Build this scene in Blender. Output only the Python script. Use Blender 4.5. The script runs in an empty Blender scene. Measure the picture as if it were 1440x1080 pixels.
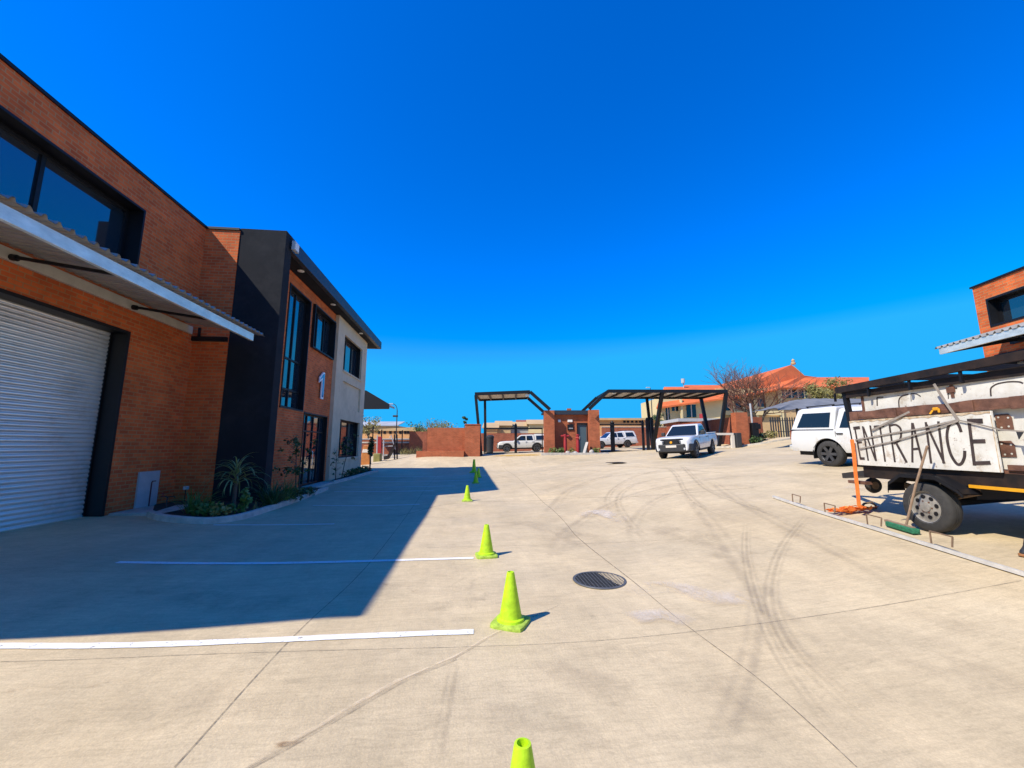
import bpy, bmesh, math, random
import numpy as np
from mathutils import Matrix, Vector
R = math.radians
random.seed(7)
SC = bpy.context.scene
COL = SC.collection

# ------------------------------------------------------------------ camera model (metres; X across the yard, Y along the left building)
F = 570.0; EYE = 1.65
PITCH = math.atan(87/F); YAW = math.atan(60/F*math.cos(PITCH))
fw = np.array([math.sin(YAW)*math.cos(PITCH), math.cos(YAW)*math.cos(PITCH), math.sin(PITCH)])
rt = np.array([math.cos(YAW), -math.sin(YAW), 0.0]); up = np.cross(rt, fw)
CAM = np.array([0, 0, EYE])
def ray(x, y): return fw + rt*(x-720)/F + up*(540-y)/F
def frame(azdeg):
    a = R(azdeg)
    return np.array([math.cos(a), -math.sin(a), 0]), np.array([math.sin(a), math.cos(a), 0])
def atd(x, y, d, azdeg=math.degrees(YAW)):
    "point seen at (x, y) at horizontal distance d along the azimuth, in that frame: (across, along, z)"
    S, T = frame(azdeg); r = ray(x, y); P = CAM + r*(d/(r@T))
    return float(P@S), float(P@T), float(P[2])
def ats(x, y, s, azdeg):
    S, T = frame(azdeg); r = ray(x, y); P = CAM + r*(s/(r@S))
    return float(P@S), float(P@T), float(P[2])
def fmat(azdeg): return Matrix.Rotation(-R(azdeg), 4, 'Z')
GA = math.degrees(YAW)          # azimuth of the gate side
TA = 4.74                       # azimuth of the trailer
BA = 13.8                       # azimuth of the right-hand building
def w_from(azdeg, s, t, z=0.0):
    S, T = frame(azdeg); P = S*s + T*t
    return float(P[0]), float(P[1]), z
def wd(x, y, d): return w_from(GA, *atd(x, y, d))

# ------------------------------------------------------------------ ground height (thin-plate spline through surveyed spots)
ctl = []
for X in (-3, -1, 1, 2): 
    for Y in (-8, -3, 1, 4, 8, 12): ctl.append((X, Y, 0.0))
for Y in (-8, -2, 4, 9, 14, 20): ctl += [(-7.4, Y, .19), (-12, Y, .2), (-4.6, Y, .07)]
ctl += [(-1, 16, .06), (1.2, 16, .07), (0, 22, .1), (-5.9, 24, .2), (1, 27, .14), (-2, 27, .14), (-6, 30, .3), (-12, 28, .3)]
ctl += [w_from(TA, 6.1, 5.85, .45), w_from(TA, 8.0, 5.85, .58), w_from(TA, 6.1, 2, .40), w_from(TA, 6.1, -4, .38), w_from(TA, 6.2, 8, .5)]
ctl += [w_from(GA, 9.5, 12.3, 1.03), w_from(GA, 13, 12, 1.2), w_from(GA, 12, 5, .9), w_from(GA, 12, -2, .85)]
ctl += [w_from(GA, 8.2, 20.5, 1.03), w_from(GA, 9.2, 20.5, 1.03), w_from(GA, 12, 24, 1.3)]
ctl += [(3, 5, .08), (4.4, 4, .2), (4.4, 8, .26), (3.5, 12, .25), (3.5, 18, .3), (3, 0, .06), (4.5, -3, .18)]
ctl += [w_from(GA, 2.6, 34, 1.07), w_from(GA, 7.2, 34, 1.07), w_from(GA, -3, 33, .86), w_from(GA, -7, 32.5, .82), w_from(GA, 18.2, 32.2, 1.62), w_from(GA, 12, 34, 1.3), w_from(GA, 5, 30, .8)]
ctl += [w_from(GA, 20.7, 33, 2.2), w_from(GA, 24, 36, 2.4), w_from(GA, 30, 30, 2.4), w_from(GA, 26, 22, 2.0)]
ctl += [wd(555, 647, 35), wd(520, 652, 33), wd(590, 640, 36), w_from(GA, -16, 40, .5), w_from(GA, -30, 40, .5)]
ctl += [w_from(GA, 0, 42, 1.0), w_from(GA, 10, 43, 1.35), w_from(GA, 20, 42, 1.9)]
for u, d, z in ((-40, 70, 1.2), (0, 75, 1.4), (30, 75, 2.6), (60, 70, 2.8), (60, 20, 2.5), (60, -15, 1.6), (-40, 0, .3), (-40, -15, .3), (0, -16, 0), (20, -16, .9)):
    ctl.append(w_from(GA, u, d, z))
ctl = np.array([[float(a) for a in c] for c in ctl])
def _U(r2): return np.where(r2 > 1e-12, .5*r2*np.log(np.maximum(r2, 1e-12)), 0.0)
def _fit(c):
    n = len(c); d2 = ((c[:, None, :2]-c[None, :, :2])**2).sum(-1)
    A = np.zeros((n+3, n+3)); A[:n, :n] = _U(d2) + np.eye(n)*.25; A[:n, n] = 1; A[:n, n+1:] = c[:, :2]; A[n, :n] = 1; A[n+1:, :n] = c[:, :2].T
    b = np.zeros(n+3); b[:n] = c[:, 2]
    return np.linalg.solve(A, b)
_w = _fit(ctl)
def gz_many(P):
    P = np.asarray(P, float); out = np.zeros(len(P)); n = len(ctl)
    for i in range(0, len(P), 8000):
        q = P[i:i+8000]; d2 = ((q[:, None, :]-ctl[None, :, :2])**2).sum(-1)
        out[i:i+8000] = _U(d2)@_w[:n] + _w[n] + q@_w[n+1:]
    rr = np.hypot(P[:, 0]-10, P[:, 1]-25); k = np.clip((rr-60)/40, 0, 1); k = k*k*(3-2*k)
    return out*(1-k) + 1.5*k
def gz(x, y): return float(gz_many([[x, y]])[0])
def grd(x, y):
    "where the sight line through (x, y) meets the ground"
    r = ray(x, y); ts = np.concatenate([np.arange(1.0, 12, .05), np.arange(12, 90, .25)])
    P = CAM[None] + ts[:, None]*r[None]; h = P[:, 2]-gz_many(P[:, :2]); i = int(np.argmax(h < 0))
    if h[i] >= 0: i = len(ts)-1
    a, b = ts[max(i-1, 0)], ts[i]
    for _ in range(18):
        m = (a+b)/2; q = CAM+m*r
        if q[2] < gz(q[0], q[1]): b = m
        else: a = m
    q = CAM+b*r
    return float(q[0]), float(q[1]), gz(q[0], q[1])

# ------------------------------------------------------------------ materials
def nt(m): return m.node_tree.nodes, m.node_tree.links
def mat(name, col, rough=.6, metal=0.0, var=0.0, scale=4.0, bump=0.0, bscale=60.0, spec=.5, coords='Object', stretch=(1, 1, 1), col2=None):
    m = bpy.data.materials.new(name); m.use_nodes = True; N, L = nt(m); b = N['Principled BSDF']
    b.inputs['Roughness'].default_value = rough; b.inputs['Metallic'].default_value = metal
    b.inputs['Specular IOR Level'].default_value = spec; b.inputs['Base Color'].default_value = (*col, 1)
    if var or bump or col2:
        tc = N.new('ShaderNodeTexCoord'); mp = N.new('ShaderNodeMapping'); mp.inputs['Scale'].default_value = stretch
        L.new(tc.outputs[coords], mp.inputs[0])
    if var or col2:
        n = N.new('ShaderNodeTexNoise'); n.inputs['Scale'].default_value = scale; n.inputs['Detail'].default_value = 8; n.inputs['Roughness'].default_value = .65
        L.new(mp.outputs[0], n.inputs['Vector']); cr = N.new('ShaderNodeValToRGB')
        c1 = tuple(max(0, c*(1-var)) for c in col); c2 = col2 or tuple(min(1, c*(1+var)) for c in col)
        cr.color_ramp.elements[0].position = .32; cr.color_ramp.elements[1].position = .68
        cr.color_ramp.elements[0].color = (*c1, 1); cr.color_ramp.elements[1].color = (*c2, 1)
        L.new(n.outputs['Fac'], cr.inputs[0]); L.new(cr.outputs[0], b.inputs['Base Color'])
    if bump:
        n2 = N.new('ShaderNodeTexNoise'); n2.inputs['Scale'].default_value = bscale; n2.inputs['Detail'].default_value = 6
        L.new(mp.outputs[0], n2.inputs['Vector']); bp = N.new('ShaderNodeBump'); bp.inputs['Strength'].default_value = bump; bp.inputs['Distance'].default_value = .01
        L.new(n2.outputs['Fac'], bp.inputs['Height']); L.new(bp.outputs[0], b.inputs['Normal'])
    return m
def brick(name, ca, cb, mortar, w=.235, h=.086, ms=.0105, offs=(0, 0, 0), bumpd=.012):
    m = bpy.data.materials.new(name); m.use_nodes = True; N, L = nt(m); b = N['Principled BSDF']; b.inputs['Roughness'].default_value = .85
    b.inputs['Specular IOR Level'].default_value = .25
    tc = N.new('ShaderNodeTexCoord'); mp = N.new('ShaderNodeMapping'); mp.inputs['Location'].default_value = offs; L.new(tc.outputs['UV'], mp.inputs[0])
    br = N.new('ShaderNodeTexBrick'); br.inputs['Scale'].default_value = 1; br.inputs['Brick Width'].default_value = w; br.inputs['Row Height'].default_value = h
    br.inputs['Mortar Size'].default_value = ms; br.inputs['Mortar Smooth'].default_value = .2; br.inputs['Bias'].default_value = -.1
    br.inputs['Color1'].default_value = (*ca, 1); br.inputs['Color2'].default_value = (*cb, 1); br.inputs['Mortar'].default_value = (*mortar, 1)
    L.new(mp.outputs[0], br.inputs['Vector'])
    n = N.new('ShaderNodeTexNoise'); n.inputs['Scale'].default_value = 1.3; n.inputs['Detail'].default_value = 9; n.inputs['Roughness'].default_value = .7; L.new(mp.outputs[0], n.inputs['Vector'])
    mr = N.new('ShaderNodeMapRange'); mr.inputs['From Min'].default_value = .3; mr.inputs['From Max'].default_value = .7; mr.inputs['To Min'].default_value = .72; mr.inputs['To Max'].default_value = 1.22; L.new(n.outputs['Fac'], mr.inputs[0])
    mx = N.new('ShaderNodeMix'); mx.data_type = 'RGBA'; mx.blend_type = 'MULTIPLY'; mx.inputs['Factor'].default_value = 1
    L.new(br.outputs['Color'], mx.inputs[6]); L.new(mr.outputs[0], mx.inputs[7]); L.new(mx.outputs[2], b.inputs['Base Color'])
    inv = N.new('ShaderNodeMath'); inv.operation = 'SUBTRACT'; inv.inputs[0].default_value = 1; L.new(br.outputs['Fac'], inv.inputs[1])
    n3 = N.new('ShaderNodeTexNoise'); n3.inputs['Scale'].default_value = 40; L.new(mp.outputs[0], n3.inputs['Vector'])
    ad = N.new('ShaderNodeMath'); ad.operation = 'MULTIPLY_ADD'; ad.inputs[1].default_value = .3; L.new(n3.outputs['Fac'], ad.inputs[0]); L.new(inv.outputs[0], ad.inputs[2])
    bp = N.new('ShaderNodeBump'); bp.inputs['Strength'].default_value = .7; bp.inputs['Distance'].default_value = bumpd; L.new(ad.outputs[0], bp.inputs['Height']); L.new(bp.outputs[0], b.inputs['Normal'])
    return m
def concrete(name, base):
    m = bpy.data.materials.new(name); m.use_nodes = True; N, L = nt(m); b = N['Principled BSDF']; b.inputs['Specular IOR Level'].default_value = .3
    tc = N.new('ShaderNodeTexCoord')
    def noise(scale, detail, stretch=(1, 1, 1), rot=0, rough=.6, dist=0):
        mp = N.new('ShaderNodeMapping'); mp.inputs['Scale'].default_value = stretch; mp.inputs['Rotation'].default_value = (0, 0, rot); L.new(tc.outputs['Object'], mp.inputs[0])
        n = N.new('ShaderNodeTexNoise'); n.inputs['Scale'].default_value = scale; n.inputs['Detail'].default_value = detail; n.inputs['Roughness'].default_value = rough; n.inputs['Distortion'].default_value = dist
        L.new(mp.outputs[0], n.inputs['Vector']); return n.outputs['Fac']
    def rng(s, a, b_, lo=.3, hi=.7):
        mr = N.new('ShaderNodeMapRange'); mr.inputs['From Min'].default_value = lo; mr.inputs['From Max'].default_value = hi; mr.inputs['To Min'].default_value = a; mr.inputs['To Max'].default_value = b_; L.new(s, mr.inputs[0]); return mr.outputs[0]
    def mul(a, c):
        x = N.new('ShaderNodeMath'); x.operation = 'MULTIPLY'; L.new(a, x.inputs[0]); L.new(c, x.inputs[1]); return x.outputs[0]
    f = rng(noise(.22, 5), .84, 1.12)
    f = mul(f, rng(noise(1.4, 8, rough=.72), .86, 1.1))
    f = mul(f, rng(noise(2.2, 7, (1, .18, 1), R(65), .7, .6), .93, 1.06))
    f = mul(f, rng(noise(5, 6, (.14, 1, 1), R(20), .7, 1.2), .95, 1.04)); f = mul(f, rng(noise(16, 7, (.16, 1, 1), R(-25), .75, 1.6), .88, 1.05, .34, .55))
    f = mul(f, rng(noise(14, 5, rough=.75), .95, 1.05))
    f = mul(f, rng(noise(1.1, 10, rough=.78, dist=2.0), .80, 1.0, .30, .42))
    f = mul(f, rng(noise(70, 3), .91, 1.07)); f = mul(f, rng(noise(28, 9, rough=.8), .80, 1.0, .28, .40)); f = mul(f, rng(noise(180, 2), .93, 1.06))
    sp = rng(noise(3.3, 12, rough=.85), .62, 1.0, .27, .31)
    f = mul(f, sp)
    hue = N.new('ShaderNodeMix'); hue.data_type = 'RGBA'; hue.inputs[6].default_value = (*[c*k for c, k in zip(base, (1.02, 1.0, .97))], 1); hue.inputs[7].default_value = (*[c*k for c, k in zip(base, (.985, 1, 1.04))], 1)
    L.new(rng(noise(.5, 6), 0, 1), hue.inputs['Factor'])
    mx = N.new('ShaderNodeMix'); mx.data_type = 'RGBA'; mx.blend_type = 'MULTIPLY'; mx.inputs['Factor'].default_value = 1
    L.new(hue.outputs[2], mx.inputs[6]); L.new(f, mx.inputs[7]); L.new(mx.outputs[2], b.inputs['Base Color'])
    L.new(rng(noise(2, 6), .6, .85), b.inputs['Roughness'])
    ad = N.new('ShaderNodeMath'); ad.operation = 'ADD'; L.new(noise(55, 6), ad.inputs[0]); L.new(rng(noise(9, 6, (1, .3, 1), R(65)), 0, .8), ad.inputs[1])
    bp = N.new('ShaderNodeBump'); bp.inputs['Strength'].default_value = .35; bp.inputs['Distance'].default_value = .008; L.new(ad.outputs[0], bp.inputs['Height']); L.new(bp.outputs[0], b.inputs['Normal'])
    return m
def mark(name, col, alpha, scale=9, stretch=(1, 1, 1), lo=.35, hi=.65, bands=0, edge=True):
    "a worn mark lying on the ground: opacity broken by noise and fading at its edges (UV x across, y along in metres)"
    m = bpy.data.materials.new(name); m.use_nodes = True; N, L = nt(m); b = N['Principled BSDF']; b.inputs['Base Color'].default_value = (*col, 1); b.inputs['Roughness'].default_value = .8; b.inputs['Specular IOR Level'].default_value = .2
    tc = N.new('ShaderNodeTexCoord'); mp = N.new('ShaderNodeMapping'); mp.inputs['Scale'].default_value = stretch; L.new(tc.outputs['Object'], mp.inputs[0])
    n = N.new('ShaderNodeTexNoise'); n.inputs['Scale'].default_value = scale; n.inputs['Detail'].default_value = 8; n.inputs['Roughness'].default_value = .7; L.new(mp.outputs[0], n.inputs['Vector'])
    mr = N.new('ShaderNodeMapRange'); mr.inputs['From Min'].default_value = lo; mr.inputs['From Max'].default_value = hi; mr.inputs['To Max'].default_value = alpha; L.new(n.outputs['Fac'], mr.inputs[0])
    out = mr.outputs[0]
    def mth(op, a, c):
        x = N.new('ShaderNodeMath'); x.operation = op
        for i, v in enumerate((a, c)):
            if v is None: continue
            if isinstance(v, (int, float)): x.inputs[i].default_value = v
            else: L.new(v, x.inputs[i])
        return x.outputs[0]
    sx = N.new('ShaderNodeSeparateXYZ'); L.new(tc.outputs['UV'], sx.inputs[0])
    if edge:
        d = mth('ABSOLUTE', mth('SUBTRACT', sx.outputs[0], .5), None); e = mth('MULTIPLY', d, -4.0); e = mth('ADD', e, 2.0); e = mth('MINIMUM', e, 1.0)
        out = mth('MULTIPLY', out, e)
        d2 = mth('ABSOLUTE', mth('SUBTRACT', sx.outputs[1], .5), None); e2 = mth('MINIMUM', mth('ADD', mth('MULTIPLY', d2, -5.0), 2.5), 1.0); out = mth('MULTIPLY', out, e2)
    if bands:
        s = mth('SINE', mth('MULTIPLY', sx.outputs[0], bands*6.2832), None); s = mth('MULTIPLY', mth('ADD', s, 1.3), .5); s = mth('MINIMUM', s, 1.0)
        out = mth('MULTIPLY', out, s)
    L.new(out, b.inputs['Alpha'])
    return m
def glass(name, col=(.012, .022, .035), rough=.03, ior=2.6):
    m = mat(name, col, rough); m.node_tree.nodes['Principled BSDF'].inputs['IOR'].default_value = ior
    return m
def leafm(name, col, col2):
    m = mat(name, col, .55, 0, .1, 3.0, col2=col2); b = m.node_tree.nodes['Principled BSDF']
    b.inputs['Subsurface Weight'].default_value = 0.0
    return m
M = {}
M['concrete'] = concrete('yard concrete', (.565, .452, .278))
M['kerb'] = mat('kerb concrete', (.47, .43, .37), .9, var=.22, scale=5, bump=.4, bscale=40)
M['brick'] = brick('orange red face brick', (.70, .150, .038), (.50, .092, .026), (.48, .22, .095))
M['brick_red'] = brick('dark red face brick', (.36, .085, .042), (.26, .06, .03), (.30, .16, .10))
M['brick_gate'] = brick('gate face brick', (.48, .115, .045), (.36, .08, .03), (.36, .18, .10))
M['plaster'] = mat('beige plaster', (.62, .50, .34), .9, var=.1, scale=1.5, bump=.3, bscale=90)
M['dark'] = mat('charcoal painted plaster', (.022, .028, .038), .5, spec=.5, var=.12, scale=2, bump=.15, bscale=70)
M['matt'] = mat('matt charcoal plaster', (.016, .018, .022), .9, spec=.2, var=.15, scale=2, bump=.2, bscale=60)
M['black'] = mat('black powder coated steel', (.007, .007, .009), .5, spec=.35, var=.15, scale=6)
M['blackrust'] = mat('black steel with rusty patches', (.009, .008, .008), .6, scale=5, var=.3, col2=(.032, .019, .013), spec=.35)
M['galv'] = mat('galvanised steel', (.82, .80, .70), .38, .5, var=.18, scale=7, stretch=(1, .4, 1))
M['galvd'] = mat('dull galvanised sheet', (.40, .385, .35), .5, .35, var=.12, scale=3)
M['shutter'] = mat('roller shutter steel', (.92, .90, .84), .26, .62, var=.05, scale=2.2, stretch=(1, .25, 3))
M['cream'] = mat('cream painted steel', (.55, .50, .42), .6, var=.1, scale=4)
M['glass'] = glass('tinted window glass')
M['carglass'] = glass('car glass', (.010, .016, .020), .04, 1.6)
M['white'] = mat('white road paint', (.74, .73, .70), .7, var=.06, scale=12, bump=.2)
M['whitecar'] = mat('white car paint', (.66, .66, .65), .22, 0, var=.02, scale=1.2)
M['whitecar'].node_tree.nodes['Principled BSDF'].inputs['Coat Weight'].default_value = .5
M['whitedirt'] = mat('dusty white car paint', (.62, .60, .55), .3, 0, var=.06, scale=2)
M['tyre'] = mat('tyre rubber', (.035, .033, .031), .85, var=.25, scale=14, bump=.5, bscale=90)
M['rim'] = mat('dark alloy rim', (.10, .10, .105), .4, .6, var=.2, scale=9)
M['rimw'] = mat('dusty silver steel rim', (.36, .335, .295), .5, .45, var=.2, scale=14)
M['plastic'] = mat('dark grey plastic', (.028, .029, .032), .55, var=.2, scale=10)
M['lens'] = mat('clear lamp lens', (.55, .57, .60), .12, .3)
M['redlens'] = mat('red lamp lens', (.22, .015, .012), .2)
M['cone'] = mat('lime yellow plastic', (.44, .68, .008), .5, var=.24, scale=7, bump=.4, bscale=30)
M['conebase'] = mat('lime rubber base with grime', (.33, .46, .05), .75, var=.35, scale=22)
M['soil'] = mat('dark planting soil', (.035, .026, .02), .95, var=.4, scale=9, bump=1, bscale=30)
M['leaf'] = leafm('mid green leaf', (.07, .13, .022), (.16, .23, .05))
M['leafd'] = leafm('dark green leaf', (.025, .06, .018), (.065, .12, .03))
M['aloe'] = leafm('grey green strap leaf', (.13, .18, .06), (.26, .31, .13))
M['leafy'] = leafm('dry yellow green leaf', (.17, .155, .04), (.30, .26, .08))
M['bark'] = mat('grey brown bark', (.10, .075, .055), .9, var=.3, scale=12)
M['twig'] = mat('reddish winter twig', (.16, .075, .05), .9, var=.25, scale=6)
M['rust'] = mat('rusty brown painted steel', (.105, .045, .028), .75, scale=6, var=.35, col2=(.20, .09, .055), bump=.3, bscale=40)
M['sign'] = mat('dirty white painted sheet', (.58, .55, .47), .6, scale=3.2, var=.05, col2=(.74, .72, .66), bump=.25, bscale=6)
def blotch(m, col, scale, lo, hi):
    N, L = nt(m); b = N['Principled BSDF']; src = b.inputs['Base Color'].links[0].from_socket; tc = N.new('ShaderNodeTexCoord')
    n = N.new('ShaderNodeTexNoise'); n.inputs['Scale'].default_value = scale; n.inputs['Detail'].default_value = 9; n.inputs['Roughness'].default_value = .75; L.new(tc.outputs['Object'], n.inputs['Vector'])
    mr = N.new('ShaderNodeMapRange'); mr.inputs['From Min'].default_value = lo; mr.inputs['From Max'].default_value = hi; L.new(n.outputs['Fac'], mr.inputs[0])
    mx = N.new('ShaderNodeMix'); mx.data_type = 'RGBA'; L.new(mr.outputs[0], mx.inputs['Factor']); L.new(src, mx.inputs[6]); mx.inputs[7].default_value = (*col, 1); L.new(mx.outputs[2], b.inputs['Base Color'])
blotch(M['sign'], (.33, .23, .13), 4.0, .54, .74); blotch(M['sign'], (.16, .08, .045), 11, .61, .66)
blotch(M['cone'], (.20, .27, .03), 16, .60, .75); blotch(M['matt'], (.030, .031, .034), 1.2, .5, .75); blotch(M['shutter'], (.62, .58, .50), 1.3, .52, .8); blotch(M['plaster'], (.42, .34, .24), 1.1, .52, .8)
blotch(M['whitecar'], (.50, .45, .37), 1.6, .52, .8)
M['letter'] = mat('cut out letter backing', (.045, .030, .026), .7, var=.4, scale=8)
M['strap'] = mat('grey webbing strap', (.28, .24, .20), .85, var=.25, scale=12)
M['orange'] = mat('orange webbing', (.75, .18, .025), .75, var=.25, scale=14)
M['yellow'] = mat('yellow orange reflective tape', (.70, .32, .01), .5, var=.1, scale=12)
M['wood'] = mat('weathered broom stick', (.30, .20, .13), .8, var=.3, scale=10)
M['green'] = mat('green broom bristle', (.02, .16, .075), .8, var=.5, scale=40, bump=1, bscale=120)
M['alu'] = mat('worn white aluminium', (.70, .69, .66), .35, .35, var=.15, scale=6)
M['rubble'] = mat('brown muddy underside', (.20, .13, .08), .9, var=.3, scale=8)
M['redpaint'] = mat('red hydrant paint', (.33, .02, .022), .5, var=.15, scale=9)
M['door'] = mat('blue grey steel door', (.06, .105, .13), .5, var=.1, scale=3)
M['roofred'] = mat('red roof tiles', (.56, .125, .032), .8, var=.2, scale=.6, stretch=(1, 1, 1), bump=.6, bscale=3)
M['creamwall'] = mat('cream house wall', (.62, .50, .27), .9, var=.1, scale=.4)
M['tanwall'] = mat('tan house wall', (.50, .34, .17), .9, var=.15, scale=.4)
M['orangewall'] = mat('orange plastered wall', (.62, .32, .13), .9, var=.12, scale=.6)
M['greywall'] = mat('grey roof sheet', (.36, .37, .38), .7, var=.15, scale=.5)
M['net'] = mat('grey shade net', (.16, .165, .175), .9, var=.2, scale=1.2)
M['grass'] = mat('dry lawn grass', (.10, .13, .03), .95, var=.45, scale=6, bump=1, bscale=30)
M['tar'] = mat('road asphalt', (.19, .18, .17), .9, var=.12, scale=3, bump=.3)
M['lamp'] = mat('downlight lens', (.8, .78, .72), .4)
M['grey'] = mat('light grey enamel', (.42, .43, .44), .55, var=.1, scale=5)
M['maroon'] = mat('maroon pipe', (.13, .03, .03), .5)
M['panelw'] = mat('white roof panel underside', (.62, .56, .48), .7, var=.06, scale=3)
M['mirrorwhite'] = mat('white acrylic numeral', (.82, .83, .84), .3)
M['grid'] = mat('grey grate bars', (.10, .10, .10), .6, .2, var=.2, scale=20)
M['boot'] = mat('tan leather boot', (.30, .13, .045), .7, var=.3, scale=20)

# ------------------------------------------------------------------ mesh helpers
class MB:
    def __init__(s, m=None): s.v = []; s.f = []; s.m = m or Matrix(); s.uv = {}
    def add(s, vs, fs, uvs=None):
        o = len(s.v)
        s.v += [tuple(s.m @ Vector(p)) for p in vs]
        for i, f in enumerate(fs):
            if uvs: s.uv[len(s.f)] = uvs[i]
            s.f.append([a+o for a in f])
        return s
    def box(s, x0, x1, y0, y1, z0, z1):
        v = [(x, y, z) for z in (z0, z1) for y in (y0, y1) for x in (x0, x1)]
        return s.add(v, [(0, 2, 3, 1), (4, 5, 7, 6), (0, 1, 5, 4), (2, 6, 7, 3), (0, 4, 6, 2), (1, 3, 7, 5)])
    def quad(s, a, b, c, d): return s.add([a, b, c, d], [(0, 1, 2, 3)])
    def poly(s, pts): return s.add(pts, [tuple(range(len(pts)))])
    def prism(s, pts, off):
        "extrude a planar polygon by the vector off"
        n = len(pts); off = Vector(off); q = [tuple(Vector(p)+off) for p in pts]
        return s.add(list(pts)+q, [tuple(range(n))[::-1], tuple(range(n, 2*n))] + [(i, (i+1) % n, n+(i+1) % n, n+i) for i in range(n)])
    def beam(s, a, b, w, h, up=(0, 0, 1)):
        a = Vector(a); b = Vector(b); d = (b-a).normalized(); u = Vector(up)
        if abs(d.dot(u)) > .98: u = Vector((0, 1, 0))
        x = d.cross(u).normalized()*w/2; y = x.cross(d).normalized()*h/2
        v = [a-x-y, a+x-y, a+x+y, a-x+y, b-x-y, b+x-y, b+x+y, b-x+y]
        return s.add([tuple(p) for p in v], [(3, 2, 1, 0), (4, 5, 6, 7), (0, 1, 5, 4), (1, 2, 6, 5), (2, 3, 7, 6), (3, 0, 4, 7)])
    def tube(s, pts, rad, n=8, caps=True):
        pts = [Vector(p) for p in pts]; k = len(pts)
        if isinstance(rad, (int, float)): rad = [rad]*k
        d0 = (pts[1]-pts[0]).normalized(); u = Vector((0, 0, 1)) if abs(d0.z) < .95 else Vector((1, 0, 0)); vs = []
        for i, p in enumerate(pts):
            d = (pts[min(i+1, k-1)]-pts[max(i-1, 0)]).normalized(); x = d.cross(u).normalized(); y = x.cross(d).normalized(); u = y
            vs += [tuple(p + x*rad[i]*math.cos(2*math.pi*j/n) + y*rad[i]*math.sin(2*math.pi*j/n)) for j in range(n)]
        fs = [(i*n+j, i*n+(j+1) % n, (i+1)*n+(j+1) % n, (i+1)*n+j) for i in range(k-1) for j in range(n)]
        if caps: fs += [tuple(range(n))[::-1], tuple(range((k-1)*n, k*n))]
        return s.add(vs, fs)
    def lathe(s, prof, n=24, axis='z', c=(0, 0, 0), close=False):
        vs = []
        for r, h in prof:
            for j in range(n):
                a = 2*math.pi*j/n; p = (r*math.cos(a), r*math.sin(a), h)
                if axis == 'y': p = (p[0], p[2], p[1])
                if axis == 'x': p = (p[2], p[0], p[1])
                vs.append((p[0]+c[0], p[1]+c[1], p[2]+c[2]))
        k = len(prof); fs = [(i*n+j, i*n+(j+1) % n, (i+1)*n+(j+1) % n, (i+1)*n+j) for i in range(k-1) for j in range(n)]
        if close: fs += [((k-1)*n+j, (k-1)*n+(j+1) % n, (j+1) % n, j) for j in range(n)]
        return s.add(vs, fs)
    def wall(s, axis, pos, thick, u0, u1, z0, z1, holes=()):
        "wall in a plane: axis 'x' means x = pos (front) to pos+thick and u runs along y; axis 'y' the other way round"
        def P(u, t, z): return (pos+t, u, z) if axis == 'x' else (u, pos+t, z)
        us = sorted({u0, u1, *[h[0] for h in holes], *[h[1] for h in holes]}); zs = sorted({z0, z1, *[h[2] for h in holes], *[h[3] for h in holes]})
        us = [u for u in us if u0 <= u <= u1]; zs = [z for z in zs if z0 <= z <= z1]
        def inside(i, j):
            if i < 0 or j < 0 or i >= len(us)-1 or j >= len(zs)-1: return False
            cu = (us[i]+us[i+1])/2; cz = (zs[j]+zs[j+1])/2
            return not any(h[0] < cu < h[1] and h[2] < cz < h[3] for h in holes)
        for i in range(len(us)-1):
            for j in range(len(zs)-1):
                if not inside(i, j): continue
                a, b, c, d = us[i], us[i+1], zs[j], zs[j+1]
                s.quad(P(a, 0, c), P(b, 0, c), P(b, 0, d), P(a, 0, d)); s.quad(P(a, thick, c), P(a, thick, d), P(b, thick, d), P(b, thick, c))
                if not inside(i-1, j): s.quad(P(a, 0, c), P(a, 0, d), P(a, thick, d), P(a, thick, c))
                if not inside(i+1, j): s.quad(P(b, 0, c), P(b, thick, c), P(b, thick, d), P(b, 0, d))
                if not inside(i, j-1): s.quad(P(a, 0, c), P(a, thick, c), P(b, thick, c), P(b, 0, c))
                if not inside(i, j+1): s.quad(P(a, 0, d), P(b, 0, d), P(b, thick, d), P(a, thick, d))
        return s
    def build(s, name, material, parent=None, smooth=False, bevel=0, recalc=True, segs=2):
        me = bpy.data.meshes.new(name)
        inv = MATS[parent.name].inverted() if parent is not None else Matrix()
        vv = [tuple(inv @ Vector(p)) for p in s.v]
        me.from_pydata(vv, [], s.f); me.update()
        if recalc and not s.uv:
            bm = bmesh.new(); bm.from_mesh(me); bmesh.ops.recalc_face_normals(bm, faces=bm.faces); bm.to_mesh(me); bm.free()
        uvl = me.uv_layers.new(name='UVMap')
        for p in me.polygons:
            nx, ny, nz = (abs(c) for c in p.normal)
            ex = s.uv.get(p.index)
            for k, li in enumerate(p.loop_indices):
                if ex: uvl.data[li].uv = ex[k]; continue
                c = me.vertices[me.loops[li].vertex_index].co
                uvl.data[li].uv = (c.y, c.z) if nx >= ny and nx >= nz else ((c.x, c.z) if ny >= nz else (c.x, c.y))
            p.use_smooth = smooth
        me.materials.append(material)
        o = bpy.data.objects.new(name, me); COL.objects.link(o)
        if parent is not None: o.parent = parent; MATS[o.name] = MATS[parent.name]
        else: MATS[o.name] = Matrix()
        if bevel:
            b = o.modifiers.new('edge', 'BEVEL'); b.width = bevel; b.segments = segs; b.limit_method = 'ANGLE'; b.angle_limit = R(40)
        if smooth:
            w = o.modifiers.new('wn', 'EDGE_SPLIT'); w.split_angle = R(42)
        return o
MATS = {}
def tag(o, label, cat, group=None, kind=None):
    o['label'] = label; o['category'] = cat
    if group: o['group'] = group
    if kind: o['kind'] = kind
    return o
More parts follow.
